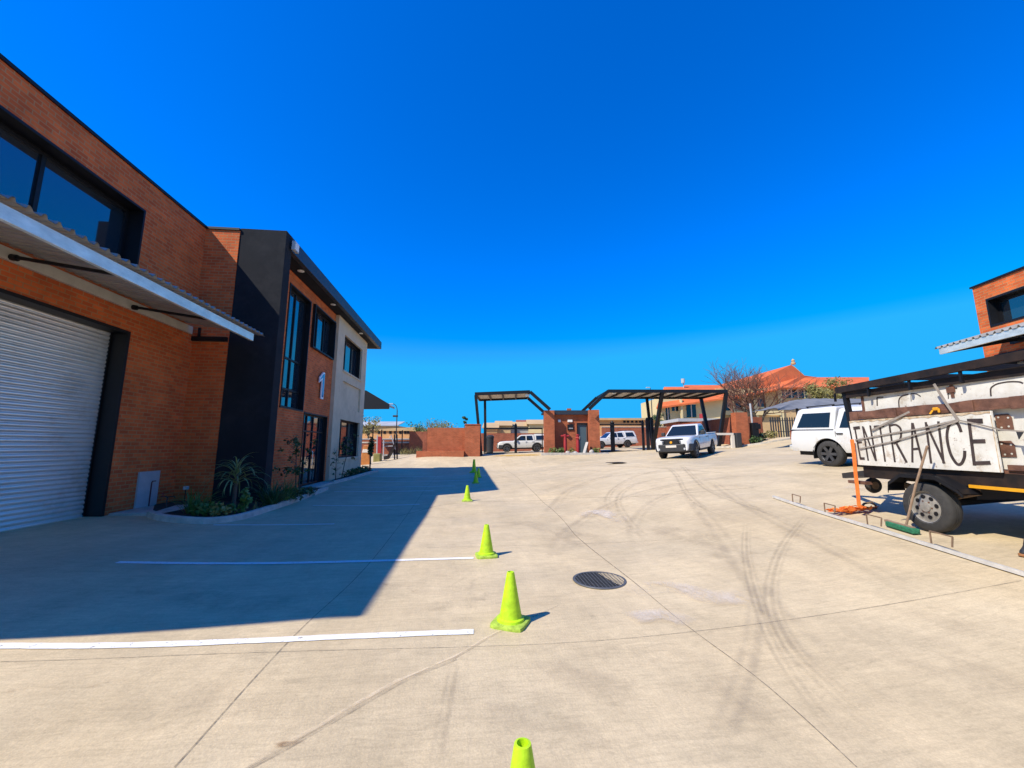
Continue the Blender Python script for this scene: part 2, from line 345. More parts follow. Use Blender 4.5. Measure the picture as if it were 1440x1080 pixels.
def thing(name, label, cat, loc=(0, 0, 0), rotz=0.0, group=None):
    o = bpy.data.objects.new(name, None); COL.objects.link(o); o.location = loc; o.rotation_euler = (0, 0, rotz); o.empty_display_size = .3
    MATS[o.name] = Matrix.Translation(loc) @ Matrix.Rotation(rotz, 4, 'Z')
    return tag(o, label, cat, group)
def solo(o, label, cat, group=None):
    "a thing that is one mesh: move its origin to its base"
    xs = [v.co for v in o.data.vertices]; c = Vector(((min(p.x for p in xs)+max(p.x for p in xs))/2, (min(p.y for p in xs)+max(p.y for p in xs))/2, min(p.z for p in xs)))
    o.data.transform(Matrix.Translation(-c)); o.location = c
    return tag(o, label, cat, group)
def struct(o): o['kind'] = 'structure'; return o
def copy_tree(o, parent=None):
    c = o.copy(); COL.objects.link(c); c.parent = parent
    for ch in list(o.children): copy_tree(ch, c)
    return c

# ------------------------------------------------------------------ camera, light
cam = bpy.data.cameras.new('camera'); co = bpy.data.objects.new('camera', cam); COL.objects.link(co)
cam.sensor_fit = 'HORIZONTAL'; cam.sensor_width = 36; cam.lens = 36*F/1440; cam.clip_start = .05; cam.clip_end = 1500
mm = Matrix((rt, up, -fw)).transposed().to_4x4(); mm.translation = CAM; co.matrix_world = mm
SC.camera = co
SUNV = Vector((.835, .45, -1.0)).normalized()
sl = bpy.data.lights.new('sun', 'SUN'); sl.energy = 4.6; sl.angle = R(.5); sl.color = (1.0, .92, .79)
so = bpy.data.objects.new('sun', sl); COL.objects.link(so); so.rotation_euler = SUNV.to_track_quat('-Z', 'Y').to_euler()
elev = math.asin(-SUNV.z); az = math.atan2(-SUNV.x, -SUNV.y)     # azimuth from +Y towards +X
w = bpy.data.worlds.new('World'); SC.world = w; w.use_nodes = True; N, L = w.node_tree.nodes, w.node_tree.links
sky = N.new('ShaderNodeTexSky'); sky.sky_type = 'NISHITA'; sky.sun_disc = False; sky.sun_elevation = elev; sky.sun_rotation = az
sky.air_density = 1.0; sky.dust_density = .0; sky.ozone_density = 2.0; sky.altitude = 1500
hs = N.new('ShaderNodeHueSaturation'); hs.inputs['Saturation'].default_value = 1.55; hs.inputs['Value'].default_value = 1.0
L.new(sky.outputs[0], hs.inputs['Color']); tint = N.new('ShaderNodeMix'); tint.data_type = 'RGBA'; tint.blend_type = 'MULTIPLY'; tint.inputs['Factor'].default_value = 1; tint.inputs[7].default_value = (1.0, .98, 1.50, 1); L.new(hs.outputs[0], tint.inputs[6]); cap = N.new('ShaderNodeMix'); cap.data_type = 'RGBA'; cap.blend_type = 'DARKEN'; cap.inputs['Factor'].default_value = 1; cap.inputs[7].default_value = (.11, 2.25, 4.95, 1); L.new(tint.outputs[2], cap.inputs[6]); L.new(cap.outputs[2], N['Background'].inputs[0]); N['Background'].inputs[1].default_value = .15
SC.view_settings.view_transform = 'Standard'; SC.view_settings.look = 'None'; SC.view_settings.exposure = .46; SC.view_settings.gamma = 1
SC.cycles.max_bounces = 8; SC.cycles.transparent_max_bounces = 48

# ------------------------------------------------------------------ ground sheet
def axis_pts(lo, hi, a, b, fine, coarse):
    pts = [a]; x = a
    while x < b: x += fine; pts.append(x)
    st = fine
    while pts[-1] < hi: st = min(st*1.25, coarse); pts.append(pts[-1]+st)
    st = fine
    while pts[0] > lo: st = min(st*1.25, coarse); pts.insert(0, pts[0]-st)
    return np.array(pts)
gx_ = axis_pts(-420, 460, -10, 18, .35, 30); gy_ = axis_pts(-60, 700, -4, 36, .35, 30)
GX, GY = np.meshgrid(gx_, gy_); gp = np.stack([GX.ravel(), GY.ravel()], 1); gzv = gz_many(gp)
nx = len(gx_); ny = len(gy_)
me = bpy.data.meshes.new('concrete_yard')
me.from_pydata([(float(a), float(b), float(c)) for (a, b), c in zip(gp, gzv)], [], [(j*nx+i, j*nx+i+1, (j+1)*nx+i+1, (j+1)*nx+i) for j in range(ny-1) for i in range(nx-1)])
for p in me.polygons: p.use_smooth = True
me.materials.append(M['concrete']); g = bpy.data.objects.new('concrete_yard', me); COL.objects.link(g); struct(g)
_zg = gzv.reshape(ny, nx)
def hz(x, y):
    "height of the ground mesh (bilinear)"
    i = int(np.clip(np.searchsorted(gx_, x)-1, 0, nx-2)); j = int(np.clip(np.searchsorted(gy_, y)-1, 0, ny-2))
    fx = (x-gx_[i])/(gx_[i+1]-gx_[i]); fy = (y-gy_[j])/(gy_[j+1]-gy_[j])
    return float(_zg[j, i]*(1-fx)*(1-fy)+_zg[j, i+1]*fx*(1-fy)+_zg[j+1, i]*(1-fx)*fy+_zg[j+1, i+1]*fx*fy)
def smooth_line(P, step=.15):
    "Catmull-Rom through ground points"
    P = [np.array(p[:2]) for p in P]; P = [2*P[0]-P[1]]+P+[2*P[-1]-P[-2]]; out = []
    for i in range(1, len(P)-2):
        n = max(2, int(np.linalg.norm(P[i+1]-P[i])/step))
        for k in range(n):
            t = k/n; a, b, c, d = P[i-1], P[i], P[i+1], P[i+2]
            out.append(.5*((2*b)+(-a+c)*t+(2*a-5*b+4*c-d)*t*t+(-a+3*b-3*c+d)*t**3))
    out.append(P[-2]); return out
def ribbon(mb, pts, width, lift, jitter=0.0, step=.15):
    pts = smooth_line(pts, step) if len(pts) > 2 or step else pts
    vs = []; uv = []; L_ = 0; k = len(pts)
    cols = 5 if width > .3 else 1
    for i, p in enumerate(pts):
        d = pts[min(i+1, k-1)]-pts[max(i-1, 0)]; d = d/(np.linalg.norm(d)+1e-9); n = np.array([d[1], -d[0]])
        ww = width*(1+random.uniform(-jitter, jitter)); off = n*random.uniform(-jitter, jitter)*width*.5
        if i: L_ += float(np.linalg.norm(p-pts[i-1]))
        for c in range(cols+1):
            q = p+off+n*ww*(c/cols-.5); vs.append((q[0], q[1], hz(q[0], q[1])+lift)); uv.append((c/cols, i/(k-1)))
    fs = []; us = []
    W = cols+1
    for i in range(k-1):
        for c in range(cols):
            f = (i*W+c, i*W+c+1, (i+1)*W+c+1, (i+1)*W+c); fs.append(f); us.append([uv[a] for a in f])
    mb.add(vs, fs, us)
def gpts(*px): return [grd(*p) for p in px]

# painted bay lines: one sheet each
MW = mark('worn white line paint', (.74, .73, .70), 1.0, 22, lo=.31, hi=.42, edge=False)
def bay(a, b, width, ext=0):
    A = np.array(grd(*a)[:2]); B = np.array(grd(*b)[:2]); mb = MB(); ribbon(mb, [A+(A-B)*ext, (A+B)/2, B], width, .006, .06, .07); o = mb.build('parking_line', MW, recalc=False); struct(o)
bay((0, 909), (666, 889), .10, .28); bay((165, 791), (666, 785), .10)
for y, xa, xb in ((737, 300, 470), (709.5, 440, 590), (690, 470, 610), (683.5, 480, 640), (675, 500, 668), (668.3, 520, 666)):
    bay((xa, y+1.5), (xb, y), .07)

# sawn and trowelled joints
MJ = mark('dark joint line', (.15, .125, .10), .75, 14, lo=.25, hi=.6, edge=False)  # joint lines in their own dark grey brown
MJ2 = mark('pale joint lip', (.80, .66, .46), .6, 14, lo=.35, hi=.6)
jm = MB()
J = [((245, 1080), (413, 895), (530, 780), (593, 695), (618, 664)), ((0, 931), (280, 921), (660, 910), (818, 903), (972, 889), (1080, 876), (1317, 839), (1436, 817)),
     ((905, 830), (950, 868), (985, 895), (1060, 950), (1130, 1010), (1205, 1080)), ((709, 658), (768, 710), (817, 760), (905, 830)), ((600, 770), (815, 765), (960, 758)),
     ((560, 726), (640, 708), (760, 704), (900, 698), (1060, 686))]
for k, l in enumerate(J): ribbon(jm, gpts(*l), (.008, .006, .008, .012, .007, .018, .006)[k], .0045, .15)
j = jm.build('slab_joint', MJ, recalc=False); struct(j)
j3 = gpts((345, 1082), (450, 1024), (560, 961), (640, 926), (700, 891), (785, 852))
jm = MB(); ribbon(jm, [np.array(p[:2])+np.array((-.012, .022)) for p in j3], .032, .0042, .5); struct(jm.build('joint_lip', MJ2, recalc=False))
jm = MB(); ribbon(jm, j3, .008, .0056, .5); ribbon(jm, [np.array(p[:2])+np.array((.008, -.02)) for p in j3[:4]], .01, .0056, .9); struct(jm.build('rough_joint', mark('worn joint line', (.24, .195, .145), .45, 9, lo=.28, hi=.6, edge=False), recalc=False))

# tyre marks
MT = mark('tyre rubber film', (.20, .165, .13), .27, 5, (1, 1, 1), .25, .75, bands=3)
MT2 = mark('old tyre scuffs', (.22, .18, .14), .32, 4, (1, 1, 1), .35, .72, bands=2)
tm = MB()
ribbon(tm, gpts((1050, 735), (1048, 768), (1053, 805), (1066, 852), (1085, 900), (1118, 955), (1160, 1010), (1215, 1085)), .17, .0065)
ribbon(tm, gpts((1140, 722), (1107, 760), (1088, 800), (1084, 850), (1112, 912), (1172, 972), (1275, 1070)), .20, .0065)
struct(tm.build('tyre_mark', MT, recalc=False))
tm = MB()
ribbon(tm, gpts((1120, 652), (960, 658), (900, 668), (868, 684), (853, 702), (862, 722)), .26, .0075)
ribbon(tm, gpts((1110, 661), (980, 667), (905, 678), (878, 690), (868, 706), (880, 730), (920, 770)), .26, .0085)
ribbon(tm, gpts((935, 655), (950, 668), (962, 690), (985, 712), (1050, 738)), .22, .0095)
ribbon(tm, gpts((955, 652), (975, 672), (1000, 692), (1080, 722), (1180, 760)), .22, .0105)
ribbon(tm, gpts((730, 660), (800, 656), (900, 657), (1000, 664), (1100, 672)), .3, .0115)
ribbon(tm, gpts((612, 1085), (625, 1010), (640, 935)), .12, .0065);
ribbon(tm, gpts((700, 668), (715, 672), (740, 668), (800, 662), (870, 664)), .3, .0125)
struct(tm.build('tyre_scuff', MT2, recalc=False))
MO = mark('broad faint stain', (.30, .245, .18), .24, 1.6, (1, .6, 1), .42, .70)
st_ = MB()
for l, wd_ in ((((120, 1000), (300, 985), (420, 1010)), .35), (((760, 930), (820, 960), (900, 975)), .35), (((960, 950), (1050, 985), (1100, 1040)), .4), (((1250, 900), (1340, 935), (1440, 990)), .6), (((560, 860), (640, 850), (700, 842)), .3), (((1150, 830), (1280, 850), (1400, 900)), .5), (((640, 1000), (760, 1010), (840, 1060)), .25), (((900, 740), (1000, 760), (1060, 800)), .8), (((700, 730), (780, 745), (860, 780)), .7), (((200, 820), (330, 850), (470, 835)), .5)):
    ribbon(st_, gpts(*l), wd_, .0036, .25)
struct(st_.build('slab_stain', MO, recalc=False))
MT3 = mark('broad faint tyre sweep', (.25, .205, .16), .24, 3, (1, 1, 1), .30, .72, bands=2)
tm = MB()
for i, (l, wd_) in enumerate(((((1300, 690), (1150, 668), (1000, 674), (880, 700), (800, 745), (770, 800)), .45), (((1130, 690), (1010, 684), (930, 700), (890, 735), (900, 780)), .4), (((1100, 655), (950, 662), (820, 676), (740, 700)), .6), (((990, 672), (1030, 700), (1090, 735), (1200, 790), (1330, 860)), .35), (((960, 690), (1000, 740), (1040, 800), (1100, 880), (1200, 970), (1360, 1070)), .4), (((900, 660), (860, 668), (800, 690), (760, 730)), .5), (((1000, 1080), (1040, 980), (1060, 900), (1065, 830)), .22))):
    ribbon(tm, gpts(*l), wd_, .0170+.0008*i)
struct(tm.build('tyre_sweep', MT3, recalc=False))
# pale cement smears round the drain, brown smudges on the slab
MP = mark('pale cement smear', (.66, .57, .46), .8, 2.2, (1, .45, 1), .40, .62); MS = mark('brown mud smudge', (.30, .18, .09), .75, 9, (.5, 1, 1), .50, .66)
def patch(mb, pts, lift, n=10):
    "irregular patch: ribbon along the pts with a wide soft edge"
    ribbon(mb, gpts(*pts[0]), pts[1], lift)
sm = MB(); patch(sm, (((885, 838), (935, 826), (1010, 842), (1070, 836)), .42), .0135); patch(sm, (((885, 872), (930, 866), (975, 880)), .3), .0145); patch(sm, (((1195, 690), (1240, 676), (1300, 684)), .5), .0155); patch(sm, (((815, 730), (840, 720), (880, 735)), .5), .0165)
struct(sm.build('cement_smear', MP, recalc=False))
sm = MB(); patch(sm, (((0, 975), (25, 970), (48, 963)), .07), .0065); patch(sm, (((122, 968), (150, 960), (190, 952)), .07), .0065); patch(sm, (((378, 1050), (420, 1046), (445, 1050)), .05), .0065); patch(sm, (((530, 822), (565, 825), (590, 834)), .1), .0065)
struct(sm.build('mud_smudge', MS, recalc=False))

# ------------------------------------------------------------------ round drain grate and the square one further off
c = grd(843, 816); MATS['_'] = Matrix()
t = thing('drain_grate', 'round black mesh drain grate set in the yard beside the second cone', 'drain grate', (c[0], c[1], hz(c[0], c[1])))
Mx = Matrix.Translation((c[0], c[1], hz(c[0], c[1])))
b = MB(Mx); b.lathe([(.295, .004), (.295, .012), (.325, .012), (.33, .004)], 40); b.build('rim', M['grid'], t, True)
b = MB(Mx)
for k in range(-6, 7):
    o = k*.044; l = math.sqrt(max(0, .29**2-o*o))
    b.beam((o, -l, .009), (o, l, .009), .007, .004); b.beam((-l, o, .0085), (l, o, .0085), .006, .003)
b.build('bars', M['grid'], t)
b = MB(Mx); b.lathe([(.0, .0035), (.296, .0035)], 40); b.build('shaft_shade', mat('black shaft', (.004, .004, .004), 1), t)  # flat black disc: the shade down the drain is put into its colour
c = grd(873, 651); Mx = Matrix.Translation((c[0], c[1], hz(c[0], c[1]))) @ Matrix.Rotation(.55, 4, 'Z')
t = thing('drain_grate', 'small square black drain grate in front of the gatehouse', 'drain grate', (c[0], c[1], hz(c[0], c[1])))
b = MB(Mx); b.box(-.55, .55, -.55, .55, .004, .012); b.build('shaft_shade', M['black'], t)  # flat black slab under the bars, the pit's shade painted as colour
b = MB(Mx)
for k in range(-4, 5): b.beam((k*.12, -.55, .02), (k*.12, .55, .02), .03, .014)
b.build('bars', M['blackrust'], t)

# ------------------------------------------------------------------ traffic cones
def cone_meshes(h, flare=1.0):
    rb, rtop = .103*flare*h/.45, .034*h/.45; tt = thing('traffic_cone', 'x', 'traffic cone', (0, 0, 0)); k = h/.45
    prof = [(.128*k, .035*k), (.124*k, .055*k), (rb, .065*k)]
    prof += [(rb+(rtop-rb)*f, .065*k+(h-.065*k)*f) for f in (.25, .5, .75, .93, .97)] + [(rtop*.98, h), (rtop*.7, h+.002), (rtop*.62, h-.03), (rtop*.62, h-.16)]
    b = MB(); b.lathe(prof, 28); b.build('body', M['cone'], tt, True)
    b = MB(); n = 32; vs = []; s = .158*k
    def sq(a, r):
        cc, ss = math.cos(a), math.sin(a); p = 7.0; q = (abs(cc)**p+abs(ss)**p)**(-1/p); return r*q*cc, r*q*ss
    pr = [(s, 0.0), (s*1.01, .016*k), (s*.985, .028*k), (s*.86, .036*k)]
    for r, z in pr: vs += [(*sq(2*math.pi*j/n, r), z) for j in range(n)]
    fs = [(i*n+j, i*n+(j+1) % n, (i+1)*n+(j+1) % n, (i+1)*n+j) for i in range(3) for j in range(n)]+[tuple(range(n))[::-1], tuple(range(3*n, 4*n))]
    b.add(vs, fs); b.build('base', M['conebase'], tt, True)
    return tt
cone0 = cone_meshes(.46)
CONES = [((735, 1168), .1, 'lime cone nearest the camera, only its open top in the frame'), ((718, 877), -.35, 'lime cone standing at the end of the long white line in the sun'),
         ((684, 782), .2, 'lime cone at the tip of the white line that starts in the shade'), ((657, 704.5), .15, 'third lime cone in view, just short of the edge of the shaded paving'),
         ((669, 679.5), .1, 'lime cone in the shade hiding two cones behind it'), ((673, 671.5), 0, 'lime cone in the shade mostly hidden behind a nearer one')]
for i, (p, rz, lab) in enumerate(CONES):
    o = cone0 if i == 0 else copy_tree(cone0)
    q = grd(*p) if i else CAM+ray(735, 1044)*((.46-EYE)/ray(735, 1044)[2]); q = (float(q[0]), float(q[1]))
    o.location = (q[0], q[1], hz(q[0], q[1])); o.rotation_euler = (0, 0, rz-.1); o['label'] = lab; o['group'] = 'lime cones along the parking bays'
tall = cone_meshes(.78, .72); q = grd(666.5, 664.8); tall.location = (q[0], q[1], hz(q[0], q[1])); tall['label'] = 'tall slim lime cone, farthest of the row'; tall['group'] = 'lime cones along the parking bays'

# ------------------------------------------------------------------ left building
LX = -7.62; H_ = 7.815; NE = .9; CY_ = 11.70; FX = -5.43; BX = -6.05; PX = -5.90; SZ = 7.47
LB = thing('office_warehouse', 'red brick warehouse with charcoal portal, roller shutter and number 1 on its front', 'warehouse', (LX, 8, .19))
DO = (4.3, 9.63, -.3, 4.15); WO = (3.6, 9.56, 5.45, 7.05)
b = MB(); b.wall('x', LX, -.42, 2.15, CY_, -.4, H_, [DO, WO]); b.prism([(LX, 2.149, 4.4), (LX, 2.149, H_), (LX, NE, H_)], (-.42, 0, 0)); b.wall('y', CY_, .3, LX-.42+.001, -6.705, -.4, H_-.003); b.build('wall', M['brick'], LB)  # raked wedge at the unseen near end is added to shape the yard shadow
b = MB(); b.box(LX-14, LX-.43, 2.3, 2.6, -.4, H_-.02); b.box(LX-14, LX-13.7, 2.61, 24.5, -.4, H_-.02); b.box(LX-13.69, BX-.5, 24.2, 24.5, -.4, 7.3); b.build('rear_wall', M['brick_red'], LB)
b = MB(); b.box(LX-14, LX-.43, 2.62, 24.1, 7.0, 7.06); b.build('roof', M['greywall'], LB)
b = MB(); b.box(LX-.47, LX+.035, NE-.03, CY_+.1, H_+.002, H_+.07); b.box(LX+.036, -6.71, CY_-.035, CY_+.35, H_+.002, H_+.068); b.build('coping', M['black'], LB)
# roller door
y0, y1, z0, z1 = DO
b = MB(); b.box(LX-.38, LX+.022, y1-.035, y1+.035, -.3, z1+.03); b.box(LX-.38, LX+.022, y0-.03, y0+.035, -.3, z1+.03); b.box(LX-.38, LX+.024, y0+.036, y1-.036, z1-.035, z1+.032)
b.box(LX-.33, LX-.30, y1-.17, y1-.04, -.3, z1-.04); b.build('door_frame', M['black'], LB, bevel=.004)
b = MB(); zs = []; n = int((z1-.04-.17)/.09)
for i in range(n+1):
    zb = .17+i*.09
    for dz, dx in ((0, 0), (.010, .001), (.022, .014), (.047, .022), (.072, .014), (.083, .002)): zs.append((zb+dz, dx))
zs = [(z, dx) for z, dx in zs if z < z1-.03]
vs = [(LX-.30+dx, y, z) for z, dx in zs for y in (y0+.03, y1-.10)]
b.add(vs, [(2*i, 2*i+1, 2*i+3, 2*i+2) for i in range(len(zs)-1)]); rd = b.build('roller_door', M['shutter'], LB, recalc=False, smooth=True)
b = MB(); b.box(LX-.32, LX-.27, y0+.03, y1-.1, .05, .168); b.build('bottom_rail', M['galv'], rd, bevel=.006)
b = MB(); b.box(LX-.285, LX-.262, 7.6, 7.9, .9, .98); b.build('lock_bar', M['black'], rd, bevel=.005)
# high window
def window(parent, axis, pos, u0, u1, z0, z1, mull=(), trans=(), depth=.3, lining=.02, fw_=.06, proud=.02, name='window', glassm='glass', lin_mat='black'):
    "black lined reveal, frame and panes; pos is the wall face, the reveal runs inwards (towards -x or +y)"
    sgn = -1 if axis == 'x' else 1
    def bx(mb, u0_, u1_, d0, d1, z0_, z1_):
        a, c = sorted((pos+sgn*d0, pos+sgn*d1))
        if axis == 'x': mb.box(a, c, u0_, u1_, z0_, z1_)
        else: mb.box(u0_, u1_, a, c, z0_, z1_)
    b = MB(); l = lining
    bx(b, u0-.03, u0+l, -proud, depth, z0-.03, z1+.03); bx(b, u1-l, u1+.03, -proud, depth, z0-.03, z1+.03); bx(b, u0+l, u1-l, -proud+.001, depth, z1-l, z1+.031); bx(b, u0+l, u1-l, -proud+.001, depth, z0-.031, z0+l)
    o = b.build(name, M[lin_mat], parent, bevel=.003)
    b = MB(); a, c, d, e = u0+l, u1-l, z0+l, z1-l
    f0, f1 = depth-.09, depth-.02
    bx(b, a, a+fw_, f0, f1, d, e); bx(b, c-fw_, c, f0, f1, d, e); bx(b, a+fw_, c-fw_, f0, f1, e-fw_, e); bx(b, a+fw_, c-fw_, f0, f1, d, d+fw_)
    for m in mull: bx(b, m-fw_/2, m+fw_/2, f0-.002, f1, d+fw_, e-fw_)
    us = [a+fw_]+[v for m in mull for v in (m-fw_/2, m+fw_/2)]+[c-fw_]
    for t_ in trans:
        for i in range(0, len(us), 2): bx(b, us[i], us[i+1], f0-.001, f1, t_-fw_/2, t_+fw_/2)
    b.build('frame', M['black'], o, bevel=.003)
    b = MB(); dd = depth-.05
    bx(b, a+.01, c-.01, dd, dd+.012, d+.01, e-.01); b.build('pane', M[glassm], o)
    return o
window(LB, 'x', LX, WO[0], WO[1], WO[2], WO[3], mull=(5.6, 7.65), depth=.38, fw_=.08, proud=.03)
# rooms are dark behind the glass
# canopy over the door
CF = -5.66; b = MB(); ys = np.arange(3.3, 11.36, .0225); k = len(ys); vs = []
def corr(y):
    f = (y/.19) % 1.0
    return .058*(1.0 if f < .22 else (1-(f-.22)/.1 if f < .32 else (0 if f < .9 else (f-.9)/.1)))
for y in ys:
    h = corr(y)
    vs += [(LX+.01, y, 4.93+h), (CF+.08, y, 4.60+h)]
b.add(vs, [(2*i, 2*i+1, 2*i+3, 2*i+2) for i in range(k-1)])
vs2 = [(x, y, z-.006) for x, y, z in vs]; b.add(vs2, [(2*i, 2*i+2, 2*i+3, 2*i+1) for i in range(k-1)])
can = b.build('canopy', M['galvd'], LB, recalc=False)
b = MB()
prof = [(CF, 4.36), (CF, 4.55), (CF-.07, 4.55), (CF-.07, 4.535), (CF-.012, 4.535), (CF-.012, 4.375), (CF-.07, 4.375), (CF-.07, 4.36)]
b.prism([(x, 3.3, z) for x, z in prof], (0, 7.65, 0)); b.build('front_channel', M['galv'], can, bevel=.003)
b = MB(); b.box(LX+.005, LX+.07, 3.3, 11.55, 4.66, 4.86); b.build('wall_channel', M['cream'], can, bevel=.004)
for yb in (4.65, 7.1, 9.55):
    b = MB(); b.beam((LX+.07, yb, 4.73), (CF-.04, yb, 4.46), .05, .05); b.tube([(LX+.075, yb, 4.72), (LX+.16, yb, 4.71)], .055, 10); b.build('bracket_arm', M['black'], can)
b = MB(); b.box(LX+.005, -6.71, CY_-.075, CY_-.004, 4.50, 4.62); b.beam((LX+.2, CY_-.09, 4.62), (LX+.2, CY_-.09, 4.86), .05, .05); b.build('wall_beam', M['black'], can)
# meter hatch with its pipe
b = MB(); b.box(LX+.001, LX+.05, 10.43, 11.06, .15, 1.05); hb = b.build('meter_hatch', M['grey'], LB, bevel=.008)
b = MB(); b.tube([(LX+.065, 10.80, .1), (LX+.065, 10.80, .78), (LX+.065, 10.82, .81), (LX+.065, 10.92, .81)], .013, 8); b.build('pipe', M['maroon'], hb)
# charcoal portal: fin, fascia and soffit
b = MB(); b.box(-6.70, FX, CY_+.02, CY_+.42, -.3, 7.90); b.build('portal_fin', M['matt'], LB, bevel=.006)
b = MB(); b.box(FX-.16, FX, CY_+.421, 24.80, SZ+.0, 7.90); b.box(FX-1.5, FX-.161, 24.62, 24.80, SZ, 7.88); b.build('fascia', M['dark'], LB, bevel=.006)
b = MB(); b.box(-8.4, FX-.161, CY_+.421, 24.61, SZ+.01, SZ+.08); sf = b.build('soffit', M['matt'], LB)
b = MB(); b.box(-8.4, FX-.162, CY_+.43, 24.6, 7.5+.06, 7.86); b.build('parapet', M['dark'], LB)
for yy in (13.6, 16.9, 21.3):
    b = MB(); b.lathe([(.0, SZ-.012), (.075, SZ-.012), (.105, SZ-.004), (.11, SZ+.008)], 20, c=(-5.74, yy, 0)); b.build('downlight', M['lamp'], sf, True)
b = MB(); b.box(FX+.06, FX+.16, 11.95, 12.25, 7.44, 7.72); b.beam((FX-.0, 12.08, 7.55), (FX+.06, 12.1, 7.57), .05, .06); fl = b.build('floodlight', M['grey'], LB, bevel=.012)
b = MB(); b.box(FX+.161, FX+.168, 11.98, 12.22, 7.47, 7.69); b.build('lens', M['lamp'], fl)
# brick front with its openings
BW = (13.62, 15.40, 2.90, 7.02); W2 = (15.68, 18.05, 5.38, 7.02); ED = (15.58, 18.02, -.3, 2.86)
b = MB(); b.wall('x', BX, -.28, CY_+.42, 18.28, -.3, SZ+.005, [BW, W2, ED]); b.build('front_wall', M['brick'], LB)
window(LB, 'x', BX, *BW, mull=(14.5,), trans=(3.55, 4.6), depth=.24, fw_=.06, proud=.03)
window(LB, 'x', BX, *W2, mull=(16.55, 17.3), depth=.22, fw_=.06, proud=.11)
o = window(LB, 'x', BX, ED[0], ED[1], .17, ED[3], mull=(16.2, 16.85, 17.5), trans=(2.2,), depth=.2, fw_=.055, proud=.02, name='entrance_door')
b = MB(); b.tube([(BX-.06, 16.78, .9), (BX-.03, 16.78, .95), (BX-.03, 16.78, 1.4), (BX-.06, 16.78, 1.45)], .014, 8); b.build('handle', M['galv'], o)
b = MB(); b.box(BX+.02, BX+.55, 15.75, 18.0, -.05, .17+.02); b.build('step', M['kerb'], LB, bevel=.015)
# numeral 1, standing off the brick
def zz(y, z): return (BX+.05, y, z)
n1 = [(17.14, 3.52), (17.14, 4.62), (16.98, 4.62), (16.62, 4.36), (16.62, 4.14), (16.88, 4.30), (16.88, 3.52)]
b = MB(); b.prism([zz(y, z) for y, z in n1], (.05, 0, 0)); nu = b.build('numeral', M['mirrorwhite'], LB, bevel=.004)
n2 = [(17.08, 3.60), (17.08, 4.55), (16.99, 4.55), (16.68, 4.32), (16.68, 4.26), (16.94, 4.42), (16.94, 3.60)]
b = MB(); b.prism([(BX+.101, y, z) for y, z in n2], (.012, 0, 0)); b.build('numeral_face', glass('blue mirror', (.05, .16, .35), .05, 2.2), nu)
# plastered end bay
w1 = (19.25, 22.4, 5.17, 6.84); w2 = (19.35, 22.7, 1.10, 2.86)
b = MB(); b.wall('x', PX, -.5, 18.285, 23.35, -.3, SZ+.004, [w1, w2, (19.4, 22.5, 3.42, 4.66)]); b.box(-12, PX-.51, 23.05, 23.35, -.3, SZ); b.build('plaster_wall', M['plaster'], LB)
b = MB(); b.box(PX-.16, PX-.09, 19.38, 22.52, 3.40, 4.68); b.build('recess_panel', M['plaster'], LB)
window(LB, 'x', PX-.10, *w1, mull=(20.3, 21.35), depth=.25, fw_=.06, proud=.0, lining=.015)
window(LB, 'x', PX-.10, *w2, mull=(20.4, 21.5), depth=.25, fw_=.06, proud=.0, lining=.015)
b = MB(); b.box(PX-.08, PX+.05, 19.2, 22.45, 5.07, 5.15); b.build('sill', M['plaster'], LB, bevel=.006)
b = MB(); b.box(PX-.08, PX+.05, 19.3, 22.75, 1.0, 1.08); b.build('sill', M['plaster'], LB, bevel=.006)
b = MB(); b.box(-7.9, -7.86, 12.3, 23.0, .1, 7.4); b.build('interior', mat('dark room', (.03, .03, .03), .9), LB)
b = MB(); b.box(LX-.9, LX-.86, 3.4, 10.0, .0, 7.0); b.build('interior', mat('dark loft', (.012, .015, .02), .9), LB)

# next unit's canopy, seen past the plastered corner
c1 = atd(514, 553, 42); c2 = atd(551, 572, 42)
m = fmat(GA); t = thing('steel_canopy', 'dark steel canopy sticking out past the beige corner', 'canopy', w_from(GA, c1[0], 44, gz(*w_from(GA, c1[0], 44)[:2])), -R(GA))
b = MB(m); b.prism([(c1[0]-3, 41, 7.15), (c1[0]+.4, 41, 7.25), (c2[0], 41, 5.85), (c2[0], 41, 5.35), (c1[0]-3, 41, 5.3)], (0, .2, 0)); b.build('fascia', M['black'], t)
b = MB(m); b.prism([(c1[0]-3, 41.2, 6.95), (c1[0]+.4, 41.2, 7.1), (c2[0]-.1, 41.2, 5.75), (c2[0]-.1, 41.2, 5.55), (c1[0]+.2, 41.2, 6.8), (c1[0]-3, 41.2, 6.7)], (0, 2.2, 0)); b.build('roof', M['galvd'], t)
b = MB(m)
for d in (41.6, 43): b.beam((c1[0]-2.4, d, .2), (c1[0]-2.4, d, 6.75), .25, .25)
b.build('column', M['black'], t)

# ------------------------------------------------------------------ planting beds by the left building
def bed(px, name_n, zl):
    P = gpts(*px); pts = smooth_line(P, .12)
    b = MB(); vs = []; fs = []; k = len(pts)
    for i, p in enumerate(pts):
        d = pts[min(i+1, k-1)]-pts[max(i-1, 0)]; d /= np.linalg.norm(d); n = np.array([-d[1], d[0]])      # towards the building
        z = hz(p[0], p[1])
        for off, h in ((0, -.03), (.012, .105), (.03, .12), (.115, .12), (.13, .10), (.13, -.03)):
            q = p+n*off; vs.append((q[0], q[1], z+h))
    for i in range(k-1):
        for j in range(5): fs.append((i*6+j, (i+1)*6+j, (i+1)*6+j+1, i*6+j+1))
    fs += [tuple(range(6)), tuple(range((k-1)*6, k*6))[::-1]]
    b.add(vs, fs); struct(b.build('kerb', M['kerb']))
    return pts
K1 = bed([(205, 727), (225, 733), (270, 737), (300, 736.5), (340, 731), (385, 717), (425, 703), (462, 689)], 1, .1)
